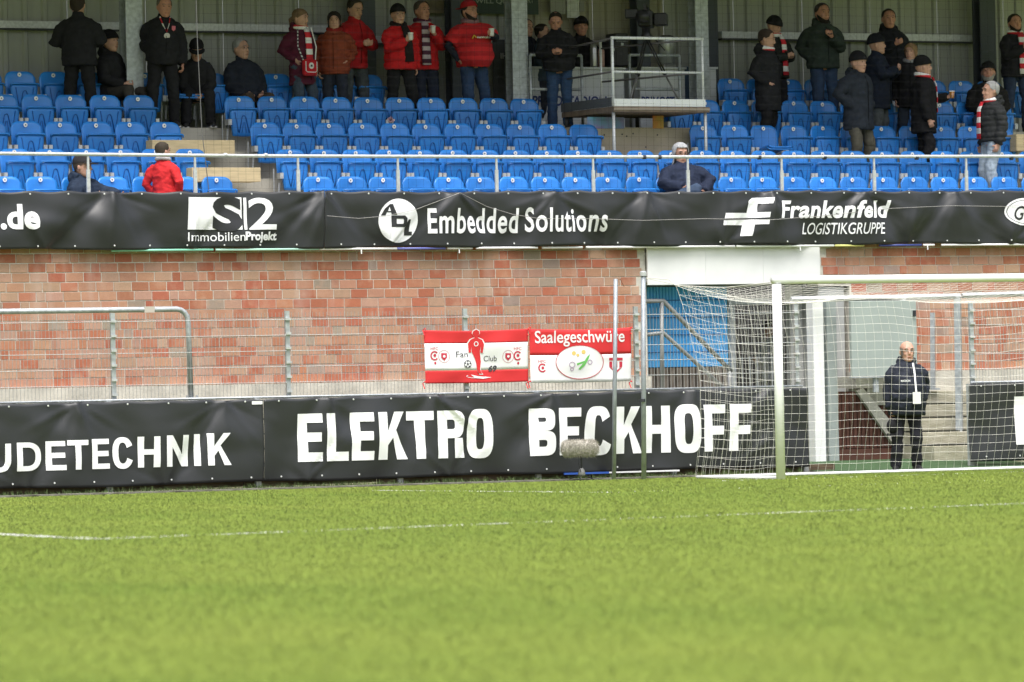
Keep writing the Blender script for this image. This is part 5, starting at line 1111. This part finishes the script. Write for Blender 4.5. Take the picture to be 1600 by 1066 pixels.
    if hair:
        kind, hc = hair; hmat = cloth(hc, .75)
        if kind == 'short': put('hair', shell(lambda a: -.07+.135*c_(a)**.9+(.03 if c_(a) > .8 else 0), lambda a: .117, 1.09, HM).mesh('hair', True), hmat)
        elif kind == 'long': put('hair', shell(lambda a: -.27+.335*max(0, (c_(a)-.45)/.55)**.5 if c_(a) > .45 else -.27, lambda a: .117, 1.12, HM, drape=.22, nz=14).mesh('hair', True), hmat)
        elif kind == 'pony': 
            put('hair', shell(lambda a: -.075+.14*c_(a), lambda a: .117, 1.1, HM).mesh('hair', True), hmat); put('ponytail', MB().tube([HM @ V3(0, .09, .03), HM @ V3(0, .14, -.02), HM @ V3(0, .13, -.14)], .03, 8, radii=[.02, .035, .012]).mesh('ponytail', True), hmat)
        elif kind == 'fringe': put('hair', shell(lambda a: -.09*(1-c_(a))-.02+(.0 if c_(a) < .85 else .2), lambda a: .03+.03*(1-c_(a)), 1.05, HM, a0=.9, a1=2*math.pi-.9).mesh('hair', True), hmat)
    if hat:
        kind, hc = hat; hmat = cloth(hc, .95)
        if kind == 'beanie':
            put('beanie', shell(lambda a: .005+.035*c_(a), lambda a: .1185, 1.15, HM, puff=.15).mesh('beanie', True), hmat)
            put('beanie_cuff', shell(lambda a: .0+.032*c_(a), lambda a: .045+.032*c_(a), 1.21, HM, nz=4).mesh('beanie_cuff', True), hmat)
        elif kind in ('cap', 'capback'):
            cp = put('cap', shell(lambda a: .02+.03*c_(a), lambda a: .1185, 1.15, HM, puff=.15).mesh('cap', True), hmat)
            sg = 1 if kind == 'cap' else -1; bl_ = MB(); n = 10; vs = []
            for i in range(n+1):
                a = -1.1+2.2*i/n; r0, r1 = .095, .095+.075*math.cos(a*1.1)
                for r_, zz_ in ((r0, .050), (r1, .040)): vs.append(HM @ V3(r_*math.sin(a)*.9, -sg*r_*math.cos(a)*1.12+.006, zz_)); vs.append(HM @ V3(r_*math.sin(a)*.9, -sg*r_*math.cos(a)*1.12+.006, zz_-.008))
            fs = []
            for i in range(n): k = i*4; fs += [(k, k+4, k+6, k+2), (k+1, k+3, k+7, k+5), (k+2, k+6, k+7, k+3)]
            put('visor', MB().add(vs, fs).mesh('visor', True), hmat, cp)
        elif kind == 'hood':
            put('hood', shell(lambda a: min(.07, -.16+.10*c_(a)+(.24*max(0, (c_(a)-.62)/.38)**.7)), lambda a: .118, 1.2, HM, drape=.15, nz=12).mesh('hood', True), hmat)
    if beard: put('beard', shell(lambda a: -.118+.02*(1-c_(a)), lambda a: -.078+.085*(1-math.cos(a)), 1.07, HM, a0=-1.5, a1=1.5, na=18, nz=6).mesh('beard', True), cloth(beard, .95))
    if glasses:
        g_ = MB()
        for sd in (-1, 1):
            g_.tube([HM @ V3(sd*.034+.024*math.cos(k*math.pi/6), -.108+.01*abs(math.cos(k*math.pi/6))*(1 if sd*math.cos(k*math.pi/6) > 0 else 0), .012+.017*math.sin(k*math.pi/6)) for k in range(13)], .0013, 5, caps=False); g_.tube([HM @ V3(sd*.058, -.096, .016), HM @ V3(sd*.078, .01, .016)], .0016, 5)
        g_.tube([HM @ V3(-.01, -.109, .015), HM @ V3(.01, -.109, .015)], .0028, 5); put('glasses', g_.mesh('glasses'), mat('spectacle frame', (.12, .11, .11), .4, .3))
    if scarf:
        sm, ends = scarf; k = MB(); n = 20
        ringp = [Nk+R @ V3(.095*math.sin(a), .0-.092*math.cos(a)-.01, .015+.02*math.cos(a)*-1) for a in np.linspace(0, 2*math.pi, n+1)]
        sc_ = put('scarf', MB().tube(ringp, .034, 10, caps=False).mesh('scarf', True), sm)
        for (xo, ln) in ends:
            pts = [T(xo*.6, -(.105+jb*.7), .53), T(xo, -(.14+jb+bel*.3), .42), T(xo*1.1, -(.152+jb+bel*.8), .42-ln*.5), T(xo*1.05, -(.152+jb+bel), .42-ln)]
            put('scarf_end', MB().tube(pts, .05, 8, ell=[(.05, .014), (.06, .012), (.065, .011), (.07, .010)], ref=(1, 0, 0)).mesh('scarf_end', True), sm, sc_)
    root['_w'] = 0; del root['_w']
    W4 = Matrix.Translation((X, Y, Z)) @ Matrix.Rotation(math.radians(-28+face), 4, 'Z') @ S4
    info = {'root': root, 'W': W4, 'wrist': {k: W4 @ A[k][1] for k in A}, 'hand': {k: W4 @ (A[k][1]+(A[k][1]-A[k][0]).normalized()*.09) for k in A}, 'T': lambda x, y, z: W4 @ T(x, y, z), 'rz': math.radians(-28+face), 'put': put, 'Tl': T, 'jb': jb, 'bel': bel, 'HM': W4 @ HM, 'HMl': HM}
    return info
def foot(u, v_head, r, dy=-.42):
    q = onY(u, v_head, YR[r]+dy); return q[0], YR[r]+dy, ZT[r], q[2]-ZT[r]
def cup(p, label, c=(.75, .74, .72), beer=False):
    e = empty('cup', (p[0], p[1], p[2]-.03), label=label, cat='cup')
    MB().lathe([(.028, 0), (.030, .01), (.038, .095), (.040, .10)], (0, 0, 0), 14).build('cup_wall', mat('paper cup', c, .6) if not beer else mat('beer cup', (.45, .20, .05), .25), e, smooth=True)
    MB().lathe([(.041, .095), (.042, .10), (.040, .108)], (0, 0, 0), 14).build('rim', mat('cup rim', (.8, .8, .78), .5), e, smooth=True)
def phone(p, rz, label):
    e = empty('phone', tuple(p), rz=rz, label=label, cat='phone'); o = bx('case', -.037, -.005, -.02, .037, .005, .125, mat('phone black', (.02, .02, .022), .3), e); o.rotation_euler = (math.radians(-50), 0, 0); s2 = bx('screen', -.033, .0052, -.014, .033, .0062, .119, mat('phone glass', (.05, .06, .08), .1), e); s2.rotation_euler = (math.radians(-50), 0, 0)
NAV, BLC, RED = (.022, .028, .045), (.019, .019, .022), (.55, .018, .022)
def stand(label, u, vt, r, dy=-.42, **k):
    X, Y, Z, H = foot(u, vt, r, dy); return person(label, X, Y, Z, H=k.pop('H', H), **k)
def sitp(label, u, vt, r, dy=-.12, size=1.0, **k):
    X, Y, Z, h = foot(u, vt, r, dy); return person(label, X, Y, Z, H=size, legs=k.pop('legs', 'sit'), **k)
# --- back row, left to right
stand('person in black jacket standing with back to the pitch at far left', 122, -8, 5, face=170, jacket=BLC, bulk=.06, arms=((-.18, -.22, .22), (.18, -.22, .22)), trousers=(.016, .016, .018), hair=('short', (.04, .03, .025)))
sitp('person in black hooded jacket and beanie sitting behind the left roof column', 174, 53, 5, size=1.02, face=55, jacket=BLC, bulk=.05, arms=('lap', 'lap'), hat=('beanie', (.012, .012, .014)), hair=None, trousers=(.05, .045, .04), hood='down')
p = stand('person in black jacket wearing a medal ribbon, standing in the aisle', 252, -6, 5, dy=-.55, face=10, jacket=BLC, bulk=.05, belly=.05, arms=('pocket', 'down'), trousers=(.016, .016, .018), hair=('short', (.16, .14, .12)), head=(10, 8), skin=SKIN2, jhem=-.05)
rb = MB().tube([p['Tl'](-.07, -.10, .54), p['Tl'](-.03, -.165, .42), p['Tl'](.015, -.20, .33), p['Tl'](.05, -.165, .44), p['Tl'](.07, -.10, .54)], .012, 6, ell=[(.014, .006)]*5); p['put']('medal_ribbon', rb.mesh('medal_ribbon'), RW, p['root']); p['put']('medal', MB().lathe([(.04, 0), (.042, .006), (.04, .01)], tuple(p['Tl'](.02, -.205, .28)), 14, 'Y').mesh('medal'), mat('medal', (.45, .43, .38), .4, .4), p['root'])
p['put']('badge', MB().add([p['Tl'](x, -.185, z) for x, z in ((.085, .42), (.135, .42), (.135, .37), (.11, .35), (.085, .37))], [(0, 1, 2, 3, 4)]).mesh('badge'), mat('badge pink', (.6, .15, .2), .7), p['root'])
p = sitp('person in black cap and jacket sitting bent over a phone beside the aisle', 304, 78, 5, dy=-.10, size=.97, face=8, lean=24, jacket=BLC, bulk=.04, arms=((-.07, -.33, .12), (.07, -.33, .12)), hat=('cap', (.012, .012, .014)), hair=None, trousers=(.015, .015, .017), head=(0, 22))
phone((p['hand'][-1]+p['hand'][1])/2, p['rz'], 'dark phone held by the bent seated person')
sitp('grey-haired person in glasses and navy jacket sitting in the back row', 380, 63, 5, size=1.03, sitz=.38, face=32, jacket=(.018, .022, .035), bulk=.06, belly=.06, arms=((-.12, -.28, .06), (.13, -.28, .06)), hair=('short', (.30, .30, .31)), glasses=True, trousers=(.06, .045, .035), head=(18, 0))
p = stand('person in maroon coat with red and white scarf and shoulder bag', 470, 14, 5, face=42, jacket=(.085, .012, .03), bulk=.035, jhem=-.30, quilt=(.07, .008), arms=('pocket', 'down'), hair=('pony', (.20, .13, .08)), hood='down', scarf=(RW, [(-.02, .46)]), trousers=(.05, .07, .10), head=(20, 6))
q = p['T'](-.10, -.25, -.06); e = empty('shoulder_bag', tuple(q), rz=p['rz'], label='small red shoulder bag with white edge and round crest', cat='bag')
bevel_mesh(bx('pouch', -.115, -.04, -.11, .115, .04, .12, cloth((.50, .02, .03)), e).data, .02)
MB().tube([(-.10, -.044, .09), (-.10, -.044, -.04), (-.07, -.044, -.06), (.07, -.044, -.06), (.10, -.044, -.04), (.10, -.044, .09)], .006, 5).build('piping', WHITE, e); MB().lathe([(.045, 0), (.045, .004)], (0, -.042, .03), 16, 'Y').build('crest', mat('crest white', (.7, .7, .68), .7), e); bx('crest_mark', -.015, -.05, .015, .015, -.0465, .045, DARKST, e)
MB().tube([(-.11, 0, .11), (-.16, .05, .30), (-.10, .12, .55)], .01, 5).build('strap', stripes('strap', (.7, .7, .7), (.08, .08, .1), .05), e); MB().tube([(.11, 0, .11), (.13, .0, .30), (.10, .07, .58)], .008, 5).build('strap', WHITE, e)
stand('long dark-haired person in rust brown quilted jacket', 521, 18, 5, dy=-.5, face=-2, jacket=(.22, .048, .024), bulk=.05, jhem=-.12, quilt=(.085, .034), arms=('down', 'pocket'), hair=('long', (.02, .016, .014)), trousers=(.022, .026, .04), head=(4, 4), scarf=(cloth((.25, .02, .02)), []))
p = stand('person in red jacket looking down, half hidden behind the rust brown jacket', 550, -2, 5, dy=-.12, face=35, jacket=(.40, .016, .02), bulk=.03, arms=('phone', 'phone'), hair=('short', (.04, .032, .028)), trousers=(.06, .07, .08), head=(5, 18))
p = stand('person in bright red quilted jacket and black beanie holding a cup', 624, 8, 5, dy=-.5, face=20, jacket=RED, bulk=.055, belly=.04, jhem=-.10, quilt=(.12, .028), arms=('cup', 'down'), hat=('beanie', (.014, .013, .014)), hair=None, glasses=True, trousers=(.014, .014, .016), scarf=(cloth((.02, .014, .014)), [(.03, .42)]))
cup(p['hand'][-1], 'white paper cup held before the red quilted jacket')
p = stand('person in red jacket with patterned scarf, behind the red quilted jacket', 660, 1, 5, dy=-.1, face=28, jacket=(.50, .018, .022), bulk=.04, arms=('down', (.07, -.28, .34)), hair=('short', (.10, .08, .07)), trousers=(.02, .025, .045), scarf=(stripes('purple scarf', (.08, .02, .05), (.55, .45, .50), .12), [(-.03, .48)]), head=(10, 0), skin=SKIN2)
cup(p['hand'][1], 'paper cup in the raised hand above the patterned scarf')
p = stand('heavy bearded person in red football shirt and backward red cap', 737, 2, 5, dy=-.45, face=28, jacket=(.52, .016, .022), bulk=.045, belly=.13, jhem=-.08, arms=((-.24, -.05, .02, -1, .5, 0), (.10, -.42, .33, .9, .2, -.5)), sleeve=(.018, .022, .035), hat=('capback', (.38, .02, .03)), hair=('short', (.03, .025, .02)), beard=(.03, .022, .018), glasses=True, trousers=(.03, .055, .12), head=(18, 0), jmat=stripes('shirt hoops', (.44, .012, .018), (.60, .02, .026), .13), scarf=(cloth((.25, .14, .17)), []), collar=False, skin=SKIN2)
cup(p['hand'][1], 'paper cup held by the person in the red football shirt')
tm = text_mesh('sunmaker', .02); fit_to(tm, -.02, 0, .22, .035, lambda x, z: 0, 0)
tm.transform(Matrix.Translation(p['Tl'](-.07, -.315, .30))); p['put']('shirt_print', tm, INK, p['root'])
p['put']('shirt_logo', MB().tube([p['Tl'](-.15, -.29, .30), p['Tl'](-.125, -.30, .345), p['Tl'](-.095, -.305, .31)], .009, 5).mesh('shirt_logo'), mat('logo yellow', (.75, .5, .03), .6), p['root'])
# --- commentary bay
stand('person with face mask half hidden behind the middle roof column', 823, 24, 5, dy=.25, face=40, H=1.66, jacket=(.015, .017, .025), bulk=.03, arms=('down', 'down'), hair=('short', (.12, .09, .07)))
p = stand('person in grey-blue sleeve holding a camera to the face by the column', 846, 34, 5, dy=.12, face=75, H=1.58, jacket=(.05, .075, .11), bulk=.03, arms=((-.02, -.30, .56), (.05, -.32, .54)), hair=('short', (.03, .025, .02)))
q = p['HM'] @ Vector((0, -.17, 0)); e = empty('photo_camera', tuple(q), rz=p['rz'], label='small black photo camera raised beside the middle column', cat='camera'); bx('body', -.06, -.03, -.04, .06, .03, .04, BLK, e, .006); MB().lathe([(.03, 0), (.034, .06), (.036, .07)], (0, -.03, 0), 12, 'Y').build('lens', BLK, e)
p = stand('person in black jacket and blue jeans looking down at a phone in the bay', 872, 19, 5, dy=-.6, face=2, jacket=BLC, bulk=.06, belly=.05, jhem=-.03, arms=('phone', 'phone'), hair=('short', (.035, .028, .024)), trousers=(.035, .07, .15), head=(0, 26), skin=SKIN2)
phone((p['hand'][-1]+p['hand'][1])/2, p['rz'], 'dark phone held by the person in the commentary bay')
stand('person in black beanie behind the white counter', 904, 24, 5, dy=.62, face=10, H=1.72, jacket=(.014, .014, .016), bulk=.04, arms=('down', 'down'), hat=('beanie', (.013, .012, .012)), hair=None, skin=SKIN2)
# --- right-hand group
p = stand('person in long black coat with light trainers standing behind the third row', 1198, 46, 4, dy=-.40, face=70, jacket=BLC, bulk=.05, jhem=-.34, arms=('pocket', 'pocket'), hair=('short', (.05, .035, .028)), trousers=(.012, .012, .014), shoes=(.45, .44, .42), hood='down', head=(8, 12), scarf=(RW, []))
p = stand('person in dark jacket, beanie and red-white scarf looking at a phone', 1211, 27, 5, dy=-.35, face=48, jacket=(.022, .024, .022), bulk=.05, arms=('phone', 'phone'), hat=('beanie', (.013, .013, .014)), hair=None, scarf=(RW, [(.0, .5)]), trousers=(.014, .014, .017), head=(8, 24))
phone((p['hand'][-1]+p['hand'][1])/2, p['rz'], 'dark phone held by the person with beanie and scarf')
p = stand('tall bearded person in olive green parka and blue jeans', 1284, 5, 5, dy=-.4, face=20, jacket=(.035, .048, .040), bulk=.06, jhem=-.08, arms=('pocket', (.03, -.30, .34)), hair=('short', (.06, .05, .045)), beard=(.022, .018, .016), trousers=(.035, .06, .12), hood='down', head=(6, 0), skin=SKIN2)
phone(p['hand'][1], p['rz'], 'small phone held before the olive green parka')
stand('smiling person in dark navy parka and beanie with hands on hips', 1339, 82, 3, dy=-.40, face=35, jacket=(.022, .027, .037), bulk=.055, jhem=-.26, arms=('hip', 'pocket'), hat=('beanie', (.012, .012, .014)), hair=None, glasses=False, trousers=(.085, .08, .062), hood='down', head=(12, 4))
stand('person in navy coat and dark beanie turned to the right', 1369, 55, 4, dy=-.38, face=78, jacket=(.014, .019, .034), bulk=.06, jhem=-.28, arms=('cup', 'cup'), hat=('beanie', (.012, .013, .018)), hair=None, trousers=(.08, .09, .10), head=(10, 0))
stand('tall short-haired person in dark jacket against the back wall', 1392, 14, 5, dy=-.35, face=10, jacket=(.014, .015, .02), bulk=.05, belly=.04, arms=('cup', 'down'), hair=('short', (.05, .04, .035)), trousers=(.02, .025, .04), skin=SKIN2, hood='down')
stand('laughing fair-haired person in black coat', 1421, 68, 4, dy=-.36, face=-15, jacket=(.016, .016, .018), bulk=.045, jhem=-.2, arms=('down', 'down'), hair=('long', (.24, .15, .08)), trousers=(.03, .04, .06), head=(-5, 0), scarf=(cloth((.25, .25, .27)), []))
p = stand('person in black coat and beanie with red scarf holding a beer', 1441, 89, 3, dy=-.40, face=92, jacket=(.011, .011, .013), bulk=.055, jhem=-.28, arms=('down', (-.04, -.34, .24)), hat=('beanie', (.012, .012, .013)), hair=None, trousers=(.012, .012, .014), scarf=(RW, [(.02, .40)]), head=(12, 0))
cup(p['hand'][1], 'plastic cup of amber beer held out to the right', beer=True)
sitp('laughing bearded person in beanie and dark jacket sitting in the fourth row', 1540, 104, 4, size=1.04, face=2, lean=-4, jacket=(.017, .016, .016), bulk=.06, belly=.05, arms=('lap', 'lap'), hat=('beanie', (.013, .013, .013)), hair=None, beard=(.30, .28, .26), glasses=True, trousers=(.03, .05, .10), head=(-8, -8), skin=SKIN2)
stand('grey-haired person in dark quilted jacket and pale jeans facing left', 1548, 127, 2, dy=-.42, face=-68, jacket=(.026, .028, .030), bulk=.055, jhem=-.04, quilt=(.08, .02), arms=('down', 'down'), hair=('short', (.33, .33, .33)), trousers=(.33, .40, .48), scarf=(RW, [(-.02, .42)]), hood='down', shoes=(.3, .3, .32))
stand('person in black jacket with red-white scarf at the far right of the back row', 1586, 22, 5, dy=-.35, face=20, jacket=BLC, bulk=.06, arms=('cup', 'cup'), hair=('short', (.04, .033, .03)), beard=(.03, .025, .02), trousers=(.03, .045, .085), scarf=(RW, [(.0, .5)]), skin=SKIN2)
# --- front row
sitp('child in navy hooded jacket and patterned cap sitting sideways in the front row', 122, 247, 1, dy=-.15, size=1.0, face=72, sitz=.20, lean=6, jacket=(.022, .034, .06), bulk=.07, arms=((-.12, -.28, .30), (.06, -.54, .34, .5, .2, -.8)), hat=('cap', (.03, .028, .03)), hair=('short', (.06, .045, .035)), hood='down', trousers=(.02, .024, .035), shoes=(.15, .14, .13))
sitp('child in red hooded sweatshirt seen from behind in the front row', 256, 222, 1, dy=-.35, size=.86, face=150, sitz=.58, jacket=(.60, .03, .035), bulk=.02, arms=((-.22, -.05, -.02), (.2, -.1, 0)), hair=('short', (.05, .04, .03)), trousers=(.03, .035, .05), scarf=(cloth((.40, .40, .42)), []), head=(-20, 0))
sitp('person in grey hood, glasses and navy jacket lounging in the front row', 1066, 222, 1, dy=-.18, size=1.0, face=14, lean=-6, legs='cross', sitz=.40, jacket=(.022, .030, .058), bulk=.075, belly=.05, arms=((-.10, -.22, .17, -1, .05, .0), (.24, -.20, .12, 1, .3, .1)), hat=('hood', (.42, .43, .45)), hair=None, glasses=True, trousers=(.045, .07, .12), head=(6, 10), skin=SKIN)
# --- steward behind the goal
q = onZ(1411, 738, 0.0)
p = person('bald steward in black and navy jacket with white pass standing behind the goal', 3.52, 2.62, 0.0, H=1.73, face=8, jacket=(.020, .024, .036), bulk=.075, belly=.07, jhem=-.18, quilt=(.12, .01), arms=('down', 'pocket'), hair=('fringe', (.2, .17, .15)), glasses=True, trousers=(.022, .022, .030), hood='down', head=(4, 0), shoes=(.02, .02, .022))
LAN = mat('lanyard white', (.8, .8, .8), .6)
p['put']('lanyard', MB().tube([p['Tl'](.05, -.13, .53), p['Tl'](.05, -.215, .42), p['Tl'](.047, -.262, .33), p['Tl'](.045, -.315, .2), p['Tl'](.05, -.335, .13)], .01, 6, ell=[(.012, .004)]*5, ref=(1, 0, 0)).mesh('lanyard'), LAN, p['root']); 
ps = MB().box(-.055, -.004, -.08, .055, .004, .08); ps.v = [tuple(p['Tl'](.055, -.34, .055)+Vector(v)) for v in ps.v]; p['put']('pass_card', ps.mesh('pass_card'), LAN, p['root'])
tm = text_mesh('MACRON', .03); fit_to(tm, -.02, 0, .11, .028, lambda x, z: 0, 0); tm.transform(Matrix.Translation(p['Tl'](-.14, -.30, .27))); p['put']('jacket_print', tm, INK, p['root'])
q = p['hand'][-1]; e = empty('black_bag', (q[0], q[1]-.02, q[2]-.16), label='small black cap hanging from the hand of the steward', cat='cap'); MB().ell((0, 0, 0), (.085, .06, .10), None, 14, 9).build('crown', cloth(BLC), e, smooth=True); e.name = 'cap'; bx('visor', -.07, -.03, -.13, .07, .03, -.095, cloth(BLC), e)
person('person in dark cap and pale top inside the tunnel doorway', onY(1208, 560, 7.9)[0], 7.9, .5, H=1.62, face=-60, jacket=(.35, .37, .42), bulk=.03, arms=('phone', 'phone'), hat=('cap', (.02, .022, .03)), hair=None, trousers=(.02, .02, .025))
# --- small litter
q = onY(610.5, 188, YR[4]-.17); pm = empty('pompom', tuple(q), label='pink and white crumpled pompom on a fourth row seat', cat='pompom')
pb = MB()
for i in range(120):
    d = Vector(rng.normal(0, 1, 3)).normalized(); a = d*rng.uniform(.02, .06); t = d.orthogonal()*.012; pb.add([a*.2-t, a*.2+t, a+t*.6, a-t*.6], [(0, 1, 2, 3)])
pb.build('strips', mat('pompom pink', (.75, .35, .40), .8, var=.5, vscale=60, col2=(.85, .8, .8)), pm)
bpy.data.scenes.remove(TS)
